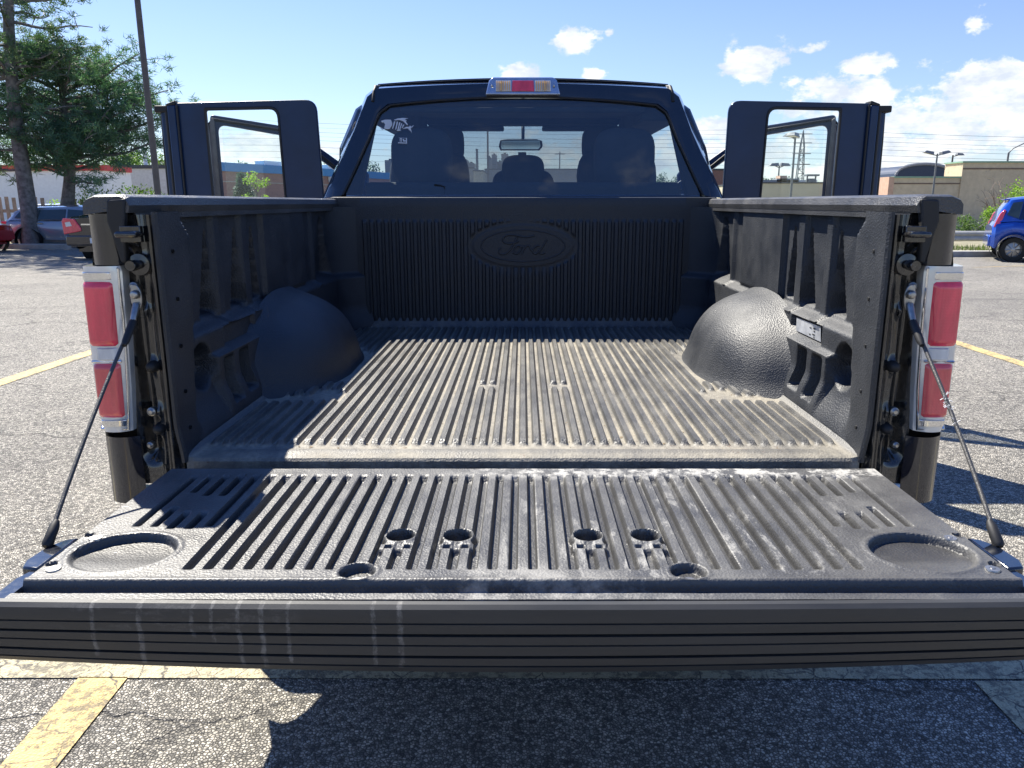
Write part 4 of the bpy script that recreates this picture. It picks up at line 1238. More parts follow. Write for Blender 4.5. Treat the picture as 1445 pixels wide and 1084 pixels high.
# ---- slatted wooden fence (left)
def fence(p0, p1, h, label, slat=.11, gap=.10, rails=(.35, 1.1)):
    p0 = Vector((*p0, 0)); p1 = Vector((*p1, 0)); L = (p1 - p0).length; d = (p1 - p0) / L
    t = thing('wooden_fence', label, 'fence', tuple(p0), atan2(d.y, d.x), 'slatted wooden fence sections')
    n = int(L / (slat + gap)); sb = MB()
    for i in range(n):
        x = i * (slat + gap); hh = h + .02 * sin(i * 1.7)
        sb.box(x, x + slat, -.02, 0, .10, hh)
    sb.build('slats', M['wood'], t)
    for i in range(int(L / 2.4) + 1):
        m_ = MB(); m_.box(i * 2.4 - .06, i * 2.4 + .06, 0.001, .12, 0, h + .05); m_.build('fence_post', M['wood'], t, bevel=.01)
    for z in rails:
        m_ = MB(); m_.box(0, L, .0015, .05, z - .05, z + .05); m_.build('rail', M['wood'], t)
    return t
fence((-22, 24.2), (-15.0, 25.2), 1.52, 'near section of slatted wooden fence left of the thick pine trunk')
fence((-15.0, 25.9), (-11.5, 27.6), 1.46, 'slatted wooden fence section between the two pine trunks above the grey car')
fence((-11.5, 28.6), (-5.0, 31.0), 1.50, 'far section of slatted wooden fence right of the second pine trunk')

# ---- pines
def pine(loc, r0, hgt, lean, limbs, label, m, seed, tuft, nb, L_):
    rnd = random.Random(seed)
    t = thing('pine_tree', label, 'tree', loc, group='pine trees beside the fence')
    tr = MB(); path = []
    for i in range(13):
        k = i / 12
        path.append(Vector((lean[0] * k + .12 * sin(k * 7 + seed), lean[1] * k, hgt * k - .1)))
    tr.tube(path, [r0 * (1.25 if i == 0 else 1) * (1 - .8 * (i / 12)) for i in range(13)], 10)
    tr.build('trunk', M['bark'], t, smooth=60)
    def tpos(z):
        k = max(0, min(1, z / hgt)); return Vector((lean[0] * k + .12 * sin(k * 7 + seed), lean[1] * k, z))
    lb = MB(); fo = MB()
    for (z, a, ln, up, dens) in limbs:
        b0 = tpos(z); d = Vector((cos(a), sin(a), up)).normalized()
        pts = [b0 + d * ln * q + Vector((0, 0, .12 * ln * q * q)) + Vector((0, 0, .05 * sin(q * 9 + a * 3))) for q in frange(0, 1, 8)]
        rb = .055 * (ln / 2) ** .6
        lb.tube(pts, [rb * (1 - .8 * q) for q in frange(0, 1, 8)], 5)
        for _ in range(int(tuft * ln * dens)):
            q = rnd.uniform(.28, 1.04) ** .8; base = pts[0].lerp(pts[-1], min(1, q)) + Vector((0, 0, .12 * ln * (q * q - q)))
            sp = .30 * ln ** .5 * (1.15 - .45 * q)
            c = base + Vector((rnd.gauss(0, sp), rnd.gauss(0, sp), rnd.gauss(.08, sp * .55)))
            if rnd.random() < .35: lb.tube([base, base.lerp(c, .6) + Vector((0, 0, .03)), c], [.014, .010, .005], 4)
            needles(fo, c, .17, nb, L_, .026, rnd=rnd)
    lb.build('limbs', M['bark'], t, smooth=60)
    fo.build('crown', m, t, recalc=False)
    return t
rnd = random.Random(11)
limbs1 = []
for i in range(46):
    z = rnd.uniform(4.3, 11.8); a = rnd.uniform(0, 2 * pi)
    ln = lerp(2.9, 1.0, (z - 4.3) / 7.5) * rnd.uniform(.6, 1.1)
    limbs1.append((z, a, ln, rnd.uniform(-.05, .35), .9))
limbs1 += [(z_, a_, l_, .12, 1.5) for z_, a_, l_ in ((7.3, -.25, 2.6), (7.9, .05, 3.0), (8.6, -.1, 3.1), (8.1, .35, 2.5), (9.2, .1, 2.8), (6.8, .1, 2.4))]
limbs1 += [(7.0, .05, 3.0, .12, 1.0), (7.6, -.15, 3.4, .10, 1.3), (8.3, .1, 2.9, .2, 1.2), (6.3, .3, 2.2, -.1, .35), (5.2, -.3, 2.0, .05, .35), (4.1, .2, 1.9, -.15, .3), (3.6, 2.9, 1.9, 0, 1.0), (2.9, 3.3, 1.8, -.25, 1.1), (2.3, 3.1, 1.5, -.2, 1.1), (4.8, 3.0, 2.2, .1, .9), (3.3, -.4, 1.2, -.3, .5)]
pine((-15.1, 23.9, .1), .25, 12.2, (.6, .2), limbs1, 'tall pine with thick bare trunk and open crown at left edge', M['pine'], 2, 10, 38, .18)
rnd = random.Random(21); limbs2 = []
for i in range(74):
    z = rnd.uniform(2.1, 5.7); a = rnd.uniform(0, 2 * pi)
    w_ = interp([(2.0, 2.0), (3.2, 2.7), (4.4, 2.3), (5.2, 1.6), (6.0, .7)], z)
    limbs2.append((z, a, w_ * rnd.uniform(.65, 1.08), rnd.uniform(.05, .4), 1.0))
limbs2 += [(3.2, .0, 3.5, .10, 1.2), (2.6, -.1, 3.3, .05, 1.2), (4.6, .1, 2.6, .35, 1.3), (1.9, -.6, 2.2, -.1, .9), (3.9, .05, 3.3, .12, 1.1)]
pine((-14.9, 25.5, .1), .24, 6.1, (.75, 0), limbs2, 'dense blue-green pine leaning right beside the tall lamp pole', M['pine2'], 5, 10, 36, .21)

# ---- shrubs and other greenery
def shrub(loc, rad, n, size, m, label, name='shrub', cat='shrub', stems=6, seed=1, group=None, clumps=9, spread=.75):
    rnd = random.Random(seed); t = thing(name, label, cat, loc, group=group)
    st = MB(); fo = MB()
    for i in range(clumps):
        d = Vector((rnd.uniform(-1, 1) * rad[0], rnd.uniform(-1, 1) * rad[1], rnd.uniform(.25, 1) * rad[2] * 1.6)) * spread
        if i < stems: st.tube([Vector((rnd.gauss(0, .08), rnd.gauss(0, .05), 0)), d * .5 + Vector((0, 0, .1)), d], [.035, .022, .008], 5)
        k = rnd.uniform(.35, .6)
        leafy(fo, d, (rad[0] * k, rad[1] * k, rad[2] * k), n // clumps, size, rnd=rnd)
    st.build('stems', M['bark'], t); fo.build('foliage', m, t, recalc=False)
    return t
P_ = at(178, 262, 26.5); shrub((P_.x, 26.5, .1), (1.5, .9, 1.15), 3400, .11, M['leaf'], 'dark green leafy shrub at the foot of the lamp pole', seed=4, clumps=16)
P_ = at(148, 268, 27.5); shrub((P_.x, 27.5, .1), (1.0, .7, .85), 1600, .10, M['pine2'], 'low blue-green bush between second pine and lamp pole', seed=9, clumps=10)
P_ = at(84, 280, 28.0); shrub((P_.x, 28.0, .3), (.55, .4, .75), 700, .10, M['lime'], 'lime green bush behind the fence left of the second pine trunk', seed=14)
P_ = at(112, 280, 30.2); shrub((P_.x, 30.2, .3), (.6, .4, .8), 700, .10, M['lime'], 'lime green bush behind the fence right of the second pine trunk', seed=15)
def tree(loc, hgt, rad, n, size, m, label, seed, name='leafy_tree', trunk=.09, group=None, clumps=18, z0=.35):
    rnd = random.Random(seed); t = thing(name, label, 'tree', loc, group=group)
    tr = MB(); tr.tube([(0, 0, 0), (.03 * hgt, 0, hgt * .45), (0, 0, hgt * .9)], [trunk, trunk * .7, trunk * .2], 8); 
    fo = MB()
    for i in range(clumps):
        z = rnd.uniform(z0, .95); a = rnd.uniform(0, 2 * pi); rr = rad * rnd.uniform(.1, .8) * sqrt(max(.1, 1 - ((z - .62) / .42) ** 2))
        c = Vector((rr * cos(a), rr * sin(a), z * hgt)); k = rad * rnd.uniform(.28, .45)
        tr.tube([(0, 0, (z - .18) * hgt), c], [trunk * .35, trunk * .08], 5)
        leafy(fo, c, (k, k, k * .8), n // clumps, size, rnd=rnd)
    tr.build('trunk', M['bark'], t, smooth=60); fo.build('crown', m, t, recalc=False)
    return t
for k, (u, Y, h, r, lab) in enumerate(((165, 62, 5.2, 2.6, 'round green tree behind the second pine, left of the white roof vent'), (200, 66, 5.6, 2.8, 'round green tree directly behind the white roof vent'), (232, 64, 5.0, 2.6, 'round green tree half hidden behind the left rear door'), (120, 68, 6.0, 3.0, 'green tree seen through the crown of the second pine'))):
    P_ = at(u, 286, Y); tree((P_.x, Y, 0), h, r, 2600, .26, M['leaf'], lab, 30 + k, group='trees behind the white building')
# small spruce and young tree seen through the left door window
def spruce(loc, h, r, label):
    rnd = random.Random(8); t = thing('spruce_tree', label, 'tree', loc)
    tr = MB(); tr.tube([(0, 0, 0), (0, 0, h)], [.07, .01], 8); tr.build('trunk', M['bark'], t)
    fo = MB()
    for i in range(22):
        z = .15 + (h - .15) * (i / 22); rr = r * (1 - i / 22.5)
        for k in range(11):
            a = rnd.uniform(0, 2 * pi)
            for q in (.35, .65, .95): needles(fo, (rr * q * cos(a), rr * q * sin(a), z - rr * q * .25), .14, 14, .2, .05, rnd=rnd)
    fo.build('crown', leaf_mat('blue_spruce', (.05, .10, .10), (.10, .17, .16), .2), t, recalc=False)
P_ = at(341, 250, 36); spruce((P_.x, 36, .1), P_.z + .05, 1.05, 'small blue spruce in front of the brick wall, seen through left door window')
P_ = at(359, 245, 34); tree((P_.x, 34, .1), P_.z + .0, .62, 900, .11, M['lime'], 'young lime green tree right of the small spruce', 51, 'young_tree', .04, clumps=14, z0=.3)

# ---- lamp pole on the left
def lamp_pole(loc, h, r, label, heads, m=M['pole'], group=None, hs=1.0, arm=.5):
    t = thing('lamp_post', label, 'lamp post', loc, group=group)
    p = MB(); p.tube([(0, 0, 0), (0, 0, h * .5), (0, 0, h)], [r, r * .85, r * .65], 10); p.build('pole', m, t, smooth=60)
    b = MB(); b.cyl((0, 0, 0), (0, 0, .12), r * 2, 12); b.build('pole_base', M['concrete'], t)
    for (a, tilt) in heads:
        d = Vector((cos(a), sin(a), 0))
        ar = MB(); ar.tube([(0, 0, h - .12 * hs), tuple(d * arm * .8 + Vector((0, 0, h - .02)))], .03 * hs, 6); ar.build('arm', m, t)
        hd = MB(); T = Matrix.Translation(Vector((0, 0, h + .06 * hs)) + d * arm) @ Matrix.Rotation(a, 4, 'Z') @ Matrix.Rotation(tilt, 4, 'Y')
        vs = [T @ Vector(q) for q in [(-.28 * hs, -.2 * hs, -.08 * hs), (.36 * hs, -.22 * hs, -.08 * hs), (.36 * hs, .22 * hs, -.08 * hs), (-.28 * hs, .2 * hs, -.08 * hs), (-.24 * hs, -.12 * hs, .12 * hs), (.22 * hs, -.14 * hs, .09 * hs), (.22 * hs, .14 * hs, .09 * hs), (-.24 * hs, .12 * hs, .12 * hs)]]
        hd.add(vs, [(0, 3, 2, 1), (4, 5, 6, 7), (0, 1, 5, 4), (1, 2, 6, 5), (2, 3, 7, 6), (3, 0, 4, 7)])
        ho = hd.build('lamp_head', M['lamp'], t, bevel=.02)
        gl = MB(); gl.add([T @ Vector(q) for q in [(-.22 * hs, -.16 * hs, -.084 * hs), (.30 * hs, -.17 * hs, -.084 * hs), (.30 * hs, .17 * hs, -.084 * hs), (-.22 * hs, .16 * hs, -.084 * hs)]], [(0, 1, 2, 3)])
        gl.build('lamp_glass', M['white'], ho)
    return t
P_ = at(223, 275, 16.0); lamp_pole((P_.x, 16.0, 0), 9.5, .068, 'tall brown lamp pole rising beside the left rear door and pine', [(0, 0), (pi, 0)])
P_ = at(1116, 275, 40); lamp_pole((P_.x, 40, .1), at(1120, 196, 40).z, .07, 'single-head lamp post seen through right door window, in front of the lattice tower', [(pi / 2 + .6, -.15), (pi/2+2.4, -.1)], M['gpole'], hs=1.1, arm=.2)
P_ = at(1098, 258, 78); lamp_pole((P_.x, 78, 0), at(1098, 234, 78).z, .10, 'small distant lamp post left of the lattice tower', [(0, 0), (pi, 0)], M['gpole'], hs=1.5, arm=.5)
P_ = at(1316, 275, 37); lamp_pole((P_.x, 37, .1), at(1319, 220, 37).z, .055, 'twin-head lamp post in front of the dark arched roof', [(0.2, -.25), (pi - .2, -.25)], M['gpole'], hs=.75, arm=.36)
P_ = at(1341, 250, 60); lamp_pole((P_.x, 60, 0), at(1345, 219, 60).z, .09, 'single lamp post between arched roof and tall tan wall', [(0.1, 0)], M['pole'], hs=.9, arm=.5)
t = thing('street_light', 'curved-arm street light above the tan wall at right edge', 'street light', (at(1422, 225, 75).x, 75, 0))
z_ = at(1422, 216, 75).z; m_ = MB(); m_.tube([(0, 0, 0), (0, 0, z_), (.35, 0, z_ + .4), (1.6, 0, z_ + 1.0), (3.0, 0, z_ + 1.1)], [.12, .09, .06, .05, .05], 8); m_.build('pole', M['gpole'], t, smooth=60)
m_ = MB(); m_.box(2.8, 3.6, -.15, .15, z_ + 1.02, z_ + 1.2); m_.build('lamp_head', M['lamp'], t, bevel=.04)

# ---- buildings
def wall_mat(name, col, kind='stucco', scale=3.0):
    m, nt, b, oc = mat(name)
    n = nt.noise(oc, .6, 5); f = nt.noise(oc, 5 if kind == 'stucco' else 2, 6, .65)
    c = nt.mix(nt.ramp(nt.math('ADD', nt.math('MULTIPLY', n, .5), nt.math('MULTIPLY', f, .5)), .38, .62), tuple(q * .86 for q in col), tuple(q * 1.08 for q in col))
    if kind == 'stucco':
        vv = nt.new('ShaderNodeTexVoronoi'); nt.l.new(nt.vmath('ADD', oc, nt.vmath('MULTIPLY', nt.noise(oc, 3, 4, .6, 'Color'), (.6, .6, .6))), vv.inputs['Vector']); vv.inputs['Scale'].default_value = 3.4
        h = nt.ramp(vv.outputs['Distance'], .0, .20, 0, 1)
        c = nt.mix(nt.ramp(h, 0, .35, .55, 0), c, tuple(q * .62 for q in col))
        nt.put(b, 'Normal', nt.bump(h, .6, .05))
    else:
        br = nt.new('ShaderNodeTexBrick'); nt.l.new(nt.scalevec(oc, (1, 1, 1)), br.inputs['Vector'])
        mp = nt.n.new('ShaderNodeCombineXYZ'); xx = nt.xyz(oc); nt.l.new(xx[0], mp.inputs[0]); nt.l.new(xx[2], mp.inputs[1]); nt.l.new(mp.outputs[0], br.inputs['Vector'])
        br.inputs['Scale'].default_value = scale; br.inputs['Mortar Size'].default_value = .012
        br.inputs['Color1'].default_value = (*[q * .85 for q in col], 1); br.inputs['Color2'].default_value = (*[q * 1.12 for q in col], 1); br.inputs['Mortar'].default_value = (*[min(1, q * 1.35) for q in col], 1)
        c = nt.mix(.5, c, br.outputs['Color'])
    nt.put(b, 'Base Color', c); b.inputs['Roughness'].default_value = .9
    return m
M['tan'] = wall_mat('rough_tan_block', (.58, .48, .34))
M['tan2'] = simple('smooth_tan_panel', (.58, .52, .38), .85, var=.1, scale=.6)
M['brick'] = wall_mat('mauve_brown_brick', (.30, .19, .17), 'brick', 2.2)
M['blue_fascia'] = simple('blue_metal_fascia', (.04, .22, .50), .45, var=.08, scale=.3)
M['green_cap'] = simple('pale_green_coping', (.22, .36, .26), .5)
M['roof'] = simple('dark_grey_roofing', (.05, .055, .065), .7)
M['whitewall'] = simple('white_cladding', (.80, .81, .82), .5, var=.05)
M['red'] = simple('red_fascia', (.55, .05, .05), .5)
M['grey'] = simple('grey_cladding', (.26, .27, .29), .7)
M['orange'] = simple('salmon_panel', (.55, .36, .26), .7)
def build_block(t, x0, x1, y0, y1, z1, m, cap=None, capm=None, bands=(), name='wall'):
    """coordinates local to the thing"""
    w = MB(); w.box(x0, x1, y0, y1, -.2, z1); w.build(name, m, t)
    if cap:
        w = MB(); w.box(x0 - .06, x1 + .06, y0 - .07, y0 + .35, z1, z1 + cap); w.box(x0 - .06, x0 + .3, y0 + .351, y1, z1, z1 + cap)
        w.build('coping', capm, t)
        w = MB(); w.box(x0 + .01, x1 - .01, y0 + .36, y1, z1 - .05, z1 + .02); w.build('roof', M['roof'], t)
# brick building with blue fascia: its front recedes to the right
a = at(296, 228.2, 56); b = at(480, 236.8, 70)
dd = Vector((b.x - a.x, b.y - a.y, 0)); L = dd.length; rz = atan2(dd.y, dd.x)
t = thing('brick_building', 'long brown brick building with bright blue roof band behind the left doors', 'building', (a.x, a.y, 0), rz)
zt = a.z
build_block(t, -.5, L + 14, 0, 1.5, zt - .05, M['brick'])
w = MB(); w.box(-.6, L + 14.1, -.18, -.01, zt - .60, zt); w.box(-.6, L + 14.1, -.0095, 1.5, zt - .045, zt + .02); w.build('blue_fascia', M['blue_fascia'], t)
w = MB(); w.box(-.5, L + 14, -.03, -.002, zt - 1.35, zt - 1.28); w.build('brick_ledge', M['concrete'], t)
w = MB(); w.box(L * .88, L * .88 + 1.1, -.32, -.02, zt - 1.1, zt - .62); w.build('wall_awning', M['whitewall'], t, bevel=.03)
for (x, wd, hh) in ((6, 2.0, .35), (9.5, 1.2, .3), (14, 1.6, .4)):
    w = MB(); w.box(x, x + wd, .4, 1.3, zt + .02, zt + .02 + hh); w.build('roof_unit', M['whitewall'], t, bevel=.03)
# low buildings across the street seen through the cab
def simple_building(x0u, x1u, topv, Y, m, label, depth=12, capm=None, capn=.15, ledge=None, name='building', rot=0):
    a = at(x0u, topv, Y); b = at(x1u, topv, Y)
    t = thing(name, label, 'building', (a.x, Y, 0))
    z = a.z
    w = MB(); w.box(0, b.x - a.x, 0, depth, -.2, z - capn); w.build('wall', m, t)
    w = MB(); w.box(-.05, b.x - a.x + .05, -.06, depth, z - capn, z); w.build('roof_edge', capm or M['roof'], t)
    return t, a, b
t, a, b = simple_building(560, 668, 236, 95, M['grey'], 'low grey warehouse seen left of the mirror through the windshield')
t, a, b = simple_building(668, 682, 240, 88, M['tan2'], 'narrow pale building seen left of the mirror through the windshield')
t, a, b = simple_building(684, 900, 238, 100, M['grey'], 'wide grey warehouse seen right of the mirror through the windshield')
for k, (u, hh, wd, Y) in enumerate(((608, 224, 14, 300), (656, 226, 7, 320), (664, 230, 9, 320), (690, 222, 5, 300), (697, 218, 6, 320), (705, 228, 8, 310), (712, 217, 9, 300), (722, 230, 14, 330), (640, 231, 12, 310), (548, 226, 10, 280))):
    a = at(u, hh, Y); 
    t = thing('distant_tower', ['grey apartment slab low on the skyline behind the left headrest', 'slim grey tower left of the chimney on the skyline', 'squat grey block beside the chimney on the skyline', 'narrow tower just right of the utility pole', 'taller narrow tower right of the utility pole', 'low block between the two narrow towers and the mirror', 'broad skyline tower left below the mirror', 'flat wide block below the mirror on the skyline', 'low wide block left of the chimney on the skyline', 'grey block above the warehouse at the left window edge'][k], 'building', (a.x, Y, 0), group='buildings on the far skyline')
    w = MB(); w.box(-wd * .5 * Y / F_, wd * .5 * Y / F_, 0, 12, 0, a.z); w.build('tower_block', M['grey'], t)
    w = MB(); w.box(-wd * .15 * Y / F_, wd * .15 * Y / F_, 3, 8, a.z, a.z + .6); w.build('plant_room', M['roof'], t)
a = at(673, 212, 260); t = thing('chimney', 'tall slim chimney left of the mirror on the skyline', 'chimney', (a.x, 260, 0))
w = MB(); w.tube([(0, 0, 0), (0, 0, a.z)], [.6, .38], 10); w.build('stack', M['gpole'], t)
w = MB(); w.tube([(0, 0, a.z), (0, 0, a.z + .35)], [.46, .46], 10); w.build('chimney_rim', M['roof'], t)
# right: low tan building, dark arched roof, big tan wall
t, a, b = simple_building(1060, 1180, 257, 55, M['tan2'], 'low smooth tan building seen through the right door window', depth=14, capm=M['roof'], capn=.10)
for (u, v0, wd, hh, m) in ((1106, 248, .5, .45, M['orange']), (1112, 252, 1.6, .25, M['grey']), (1088, 254, 2.0, .15, M['grey']), (1132, 254, 2.2, .12, M['whitewall'])):
    q = at(u, v0, 58); w = MB(); w.box(q.x - a.x - wd / 2, q.x - a.x + wd / 2, 3, 4, a.z, q.z); w.build('roof_unit', m, t)
q = at(1148, 246, 57); w = MB(); xx = q.x - a.x
w.box(xx - .45, xx + .45, 2, 2.8, q.z - .12, q.z)
for dx_ in (-.3, .3): w.box(xx + dx_ - .04, xx + dx_ + .04, 2.3, 2.4, a.z, q.z - .12)
w.box(xx - .25, xx + .25, 2.1, 2.7, a.z, a.z + .3); w.build('roof_vent', M['gpole'], t)
t, a, b = simple_building(998, 1022, 238, 90, simple('red_brown_brick', (.22, .12, .10), .9), 'small red-brown building left of the right rear door', depth=8, capn=.2)
a = at(1264, 249, 118); b = at(1342, 249, 118); top = at(1300, 232, 118)
t = thing('arched_roof_building', 'dark blue-grey barrel-roofed building behind the low tan wall', 'building', ((a.x + b.x) / 2, 118, 0))
w = MB(); hw = (b.x - a.x) / 2; hh = top.z - a.z
arc = [(hw * cos(q), a.z + hh * sin(q) ** .8) for q in frange(0, pi, 19)] + [(-hw, 0), (hw, 0)]
w.prism(arc, lambda p, t_: (p[0], t_, p[1]), 0, 20); w.build('arched_roof', simple('dark_blue_roof', (.035, .05, .085), .5), t)
w = MB(); w.tube([(hw * cos(q) * 1.01, -.1, a.z + hh * sin(q) ** .8 + .05) for q in frange(.05, pi - .05, 19)], .22, 6); w.build('roof_rim', M['grey'], t)
w = MB(); w.box(hw - 1, hw + 5.5, 4, 14, 0, a.z + hh * .45); w.build('side_wing', M['grey'], t)
t = thing('tan_building', 'large rough tan wall with pale green coping behind the blue car', 'building', (at(1357, 249, 38).x, 38, 0))
x0 = at(1357, 249, 38).x; zlo = at(1300, 249, 38).z; zhi = at(1400, 227.5, 38).z; xl = at(1263, 249, 38).x - x0
build_block(t, 0, 26, 0, 1.6, zhi - .07, M['tan'], .07, M['green_cap'])
w = MB(); w.box(xl, -.002, .06, 1.4, -.2, zlo - .07); w.build('lower_wall', M['tan'], t)
w = MB(); w.box(xl - .03, -.004, 0, .4, zlo - .07, zlo); w.build('lower_coping', M['green_cap'], t)
w = MB(); w.box(.02, 26, -.015, -.002, zhi - .38, zhi - .31); w.build('wall_band', simple('brown_band', (.18, .13, .10), .9), t)
w = MB(); w.box(xl, -.01, .045, .058, zlo - .36, zlo - .30); w.build('wall_band', simple('brown_band', (.18, .13, .10), .9), t)
w = MB(); w.box(xl - .26, xl - .004, .02, 1.2, -.2, zlo - .02); w.build('end_pilaster', M['orange'], t)
# left: white building with red fascia behind the pines, grey roof with white vent
a = at(-90, 241, 44); b = at(146, 241, 44)
t = thing('white_building', 'bright white building with red roof band behind the pines', 'building', (a.x, 44, 0))
w = MB(); w.box(0, b.x - a.x, 0, 3, -.2, a.z - .002); w.build('wall', M['whitewall'], t)
w = MB(); w.box(-.1, b.x - a.x + .1, -.12, 3, a.z, a.z + .30); w.build('red_fascia', M['red'], t)
w = MB(); n_ = 7
for i in range(n_):
    x = (b.x - a.x) * (i + .5) / n_
    pass
a = at(150, 233, 58); b = at(262, 233, 58)
t = thing('grey_building', 'low grey flat-roofed building with white vent right of the pines', 'building', (a.x, 58, 0))
w = MB(); w.box(0, b.x - a.x, 0, 4, -.2, a.z - .25); w.build('wall', simple('pale_grey_wall', (.5, .5, .5), .7), t)
w = MB(); w.box(-.1, b.x - a.x + .1, -.1, 4, a.z - .25, a.z); w.build('roof_edge', M['roof'], t)
vx = at(206, 235, 59).x - a.x; zt = at(206, 209, 59).z
w = MB(); w.tube([(vx, 1, a.z), (vx, 1, zt - .2)], .14, 10); w.tube([(vx, 1, zt - .2), (vx, 1, zt)], .22, 10); w.build('roof_vent', M['whitewall'], t, smooth=40)

# ---- bare bush, shrubs, guard rail by the tan wall
t = thing('bare_bush', 'leafless twiggy bush against the tan wall behind the blue car', 'bush', (at(1412, 300, 33).x, 33, .1))
rnd = random.Random(5); w = MB()
for k in range(16):
    a_ = rnd.uniform(0, 2 * pi); d = Vector((cos(a_) * .8, sin(a_) * .35, 1.5)).normalized(); ln = rnd.uniform(1.3, 2.1)
    pts = [d * ln * q + Vector((rnd.gauss(0, .04), 0, rnd.gauss(0, .04))) for q in frange(0, 1, 6)]
    w.tube(pts, [.022 * (1 - .7 * q) for q in frange(0, 1, 6)], 4)
    for j in range(6):
        b0 = pts[rnd.randint(1, 5)]; e_ = b0 + Vector((rnd.gauss(0, .35), rnd.gauss(0, .2), rnd.uniform(.05, .45)))
        w.tube([b0, b0.lerp(e_, .5) + Vector((0, 0, .04)), e_], [.010, .007, .004], 3)
w.build('branches', simple('bare_twigs', (.20, .15, .12), .9), t)
P_ = at(1440, 300, 31); shrub((P_.x + .5, 31, .1), (1.0, .7, 1.4), 2600, .10, M['lime'], 'tall bright green bush at right edge above the blue car', seed=61, clumps=14)
P_ = at(1378, 330, 30); shrub((P_.x - .2, 30, .1), (.9, .5, .55), 1500, .09, M['leaf'], 'low green shrub between guard rail and tan wall', seed=62, clumps=10)
P_ = at(1398, 330, 31); shrub((P_.x, 31, .1), (.6, .5, .75), 1100, .09, M['lime'], 'green weed clump beside the rear of the blue car', seed=63, clumps=8)
t = thing('guard_rail', 'low grey metal guard rail behind the right kerb', 'guard rail', (8.5, 21.6, .1))
w = MB(); rows = [[(x, .05 * c_, z) for (c_, z) in ((0, .22), (-1, .26), (-1, .31), (0, .36), (-1, .41), (-1, .46), (0, .50))] for x in frange(0, 24, 13)]
w.grid(rows); w.build('rail_beam', simple('grey_rail_steel', (.42, .42, .40), .5, var=.15), t, solid=.01)
for k in range(9):
    w = MB(); w.box(k * 3 - .07, k * 3 + .07, .03, .16, 0, .50); w.build('post', M['wood'], t, bevel=.01)

# ---- lattice tower, utility pole and power lines
t = thing('utility_tower', 'slim lattice utility tower behind the lamp post in right door window', 'tower', (at(1128, 258, 70).x, 70, 0))
zt = at(1129, 184, 70).z
w = MB(); n_ = 16
for sx_ in (-1, 1):
    for sy_ in (-1, 1): w.tube([(sx_ * .42, sy_ * .3, 0), (sx_ * .16, sy_ * .12, zt * .82), (0, 0, zt)], .045, 4)
w.build('legs', M['gpole'], t)
w = MB()
for i in range(n_):
    z0, z1 = zt * .82 * i / n_, zt * .82 * (i + 1) / n_; w0 = lerp(.42, .16, i / n_); w1 = lerp(.42, .16, (i + 1) / n_)
    sg = 1 if i % 2 else -1
    w.tube([(-w0 * sg, -.2, z0), (w1 * sg, -.2, z1)], .03, 4); w.tube([(-w0, -.2, z0), (w0, -.2, z0)], .03, 4)
w.build('lattice_bracing', M['gpole'], t)
w = MB()
for k in (.62, .74, .86, .96): w.tube([(-.8, 0, zt * k), (.8, 0, zt * k)], .04, 4)
w.build('cross_arms', M['gpole'], t)
def upole(u, v0, Y, label, r=.13):
    q = at(u, v0, Y); t = thing('utility_pole', label, 'utility pole', (q.x, Y, 0), group='utility poles along the far street')
    w = MB(); w.tube([(0, 0, 0), (0, 0, q.z)], [r, r * .7], 8); w.build('pole', M['pole'], t)
    w = MB(); w.box(-.9, .9, -.06, .06, q.z - .5, q.z - .38); w.build('cross_arm', M['pole'], t)
upole(688, 178, 85, 'tall utility pole left of the mirror seen through the cab')
upole(790, 214, 150, 'thin utility pole right of the mirror seen through the cab', .14)
upole(1176, 229, 120, 'thin distant utility pole beside the right door post', .12)
wires = [(163, 190), (176, 203), (188, 214), (199, 221), (208, 229), (170, 196), (182, 209), (216, 238)]
for k, (vl, vr) in enumerate(wires):
    Y = 88 + k * .6
    p0 = at(-420, vl - 6, Y); p1 = at(1900, vr + 4, Y)
    w = MB(); pts = []
    for q in frange(0, 1, 33):
        p = p0.lerp(p1, q); seg = (q * 3) % 1.0; p.z -= 1.1 * 4 * seg * (1 - seg) * .5; pts.append(p - p0)
    w.tube(pts, .016 if k < 5 else .011, 5)
    o = w.build('power_line', M['wire'], loc=tuple(p0), smooth=60)
    tag(o, ['topmost thick power line crossing the sky', 'second thick power line from the top', 'third thick power line from the top', 'fourth thick power line from the top', 'lowest thick power line above the rooftops', 'thin wire between the first and second thick lines', 'thin wire between the second and third thick lines', 'lowest thin wire just above the building roofs'][k], 'power line', 'power lines strung across the sky')

# ---- far tree line
def far_wood(u0, u1, Y, v_, seed, label):
    rnd = random.Random(seed); w = MB()
    a = at(u0, 286, Y); b = at(u1, 286, Y); n = int((b.x - a.x) / 3.2)
    for i in range(n):
        x = lerp(a.x, b.x, i / n) + rnd.uniform(-2, 2); base = (286 - v_) / F_ * Y + H; h = base * rnd.uniform(.55, .80)
        for k in range(3): leafy(w, (x + rnd.uniform(-1.5, 1.5), Y + rnd.uniform(0, 8), h * (.55 + .2 * k)), (3.2, 3, h * .30), 260, .9, rnd=rnd)
        leafy(w, (x, Y, h * .3), (3, 2, h * .35), 220, 1.1, rnd=rnd)
    o = w.build('distant_trees', leaf_mat('distant_foliage', (.10, .15, .14), (.17, .22, .17), .2), recalc=False); o['kind'] = 'stuff'; o['label'] = label
far_wood(250, 560, 260, 222, 1, 'hazy wood on the horizon behind the brick building')
far_wood(-400, 240, 300, 232, 2, 'hazy wood on the horizon behind the pines')
far_wood(1040, 1900, 320, 246, 3, 'hazy wood on the horizon behind the tan building')
far_wood(560, 1040, 420, 244, 4, 'hazy wood on the horizon seen through the cab')

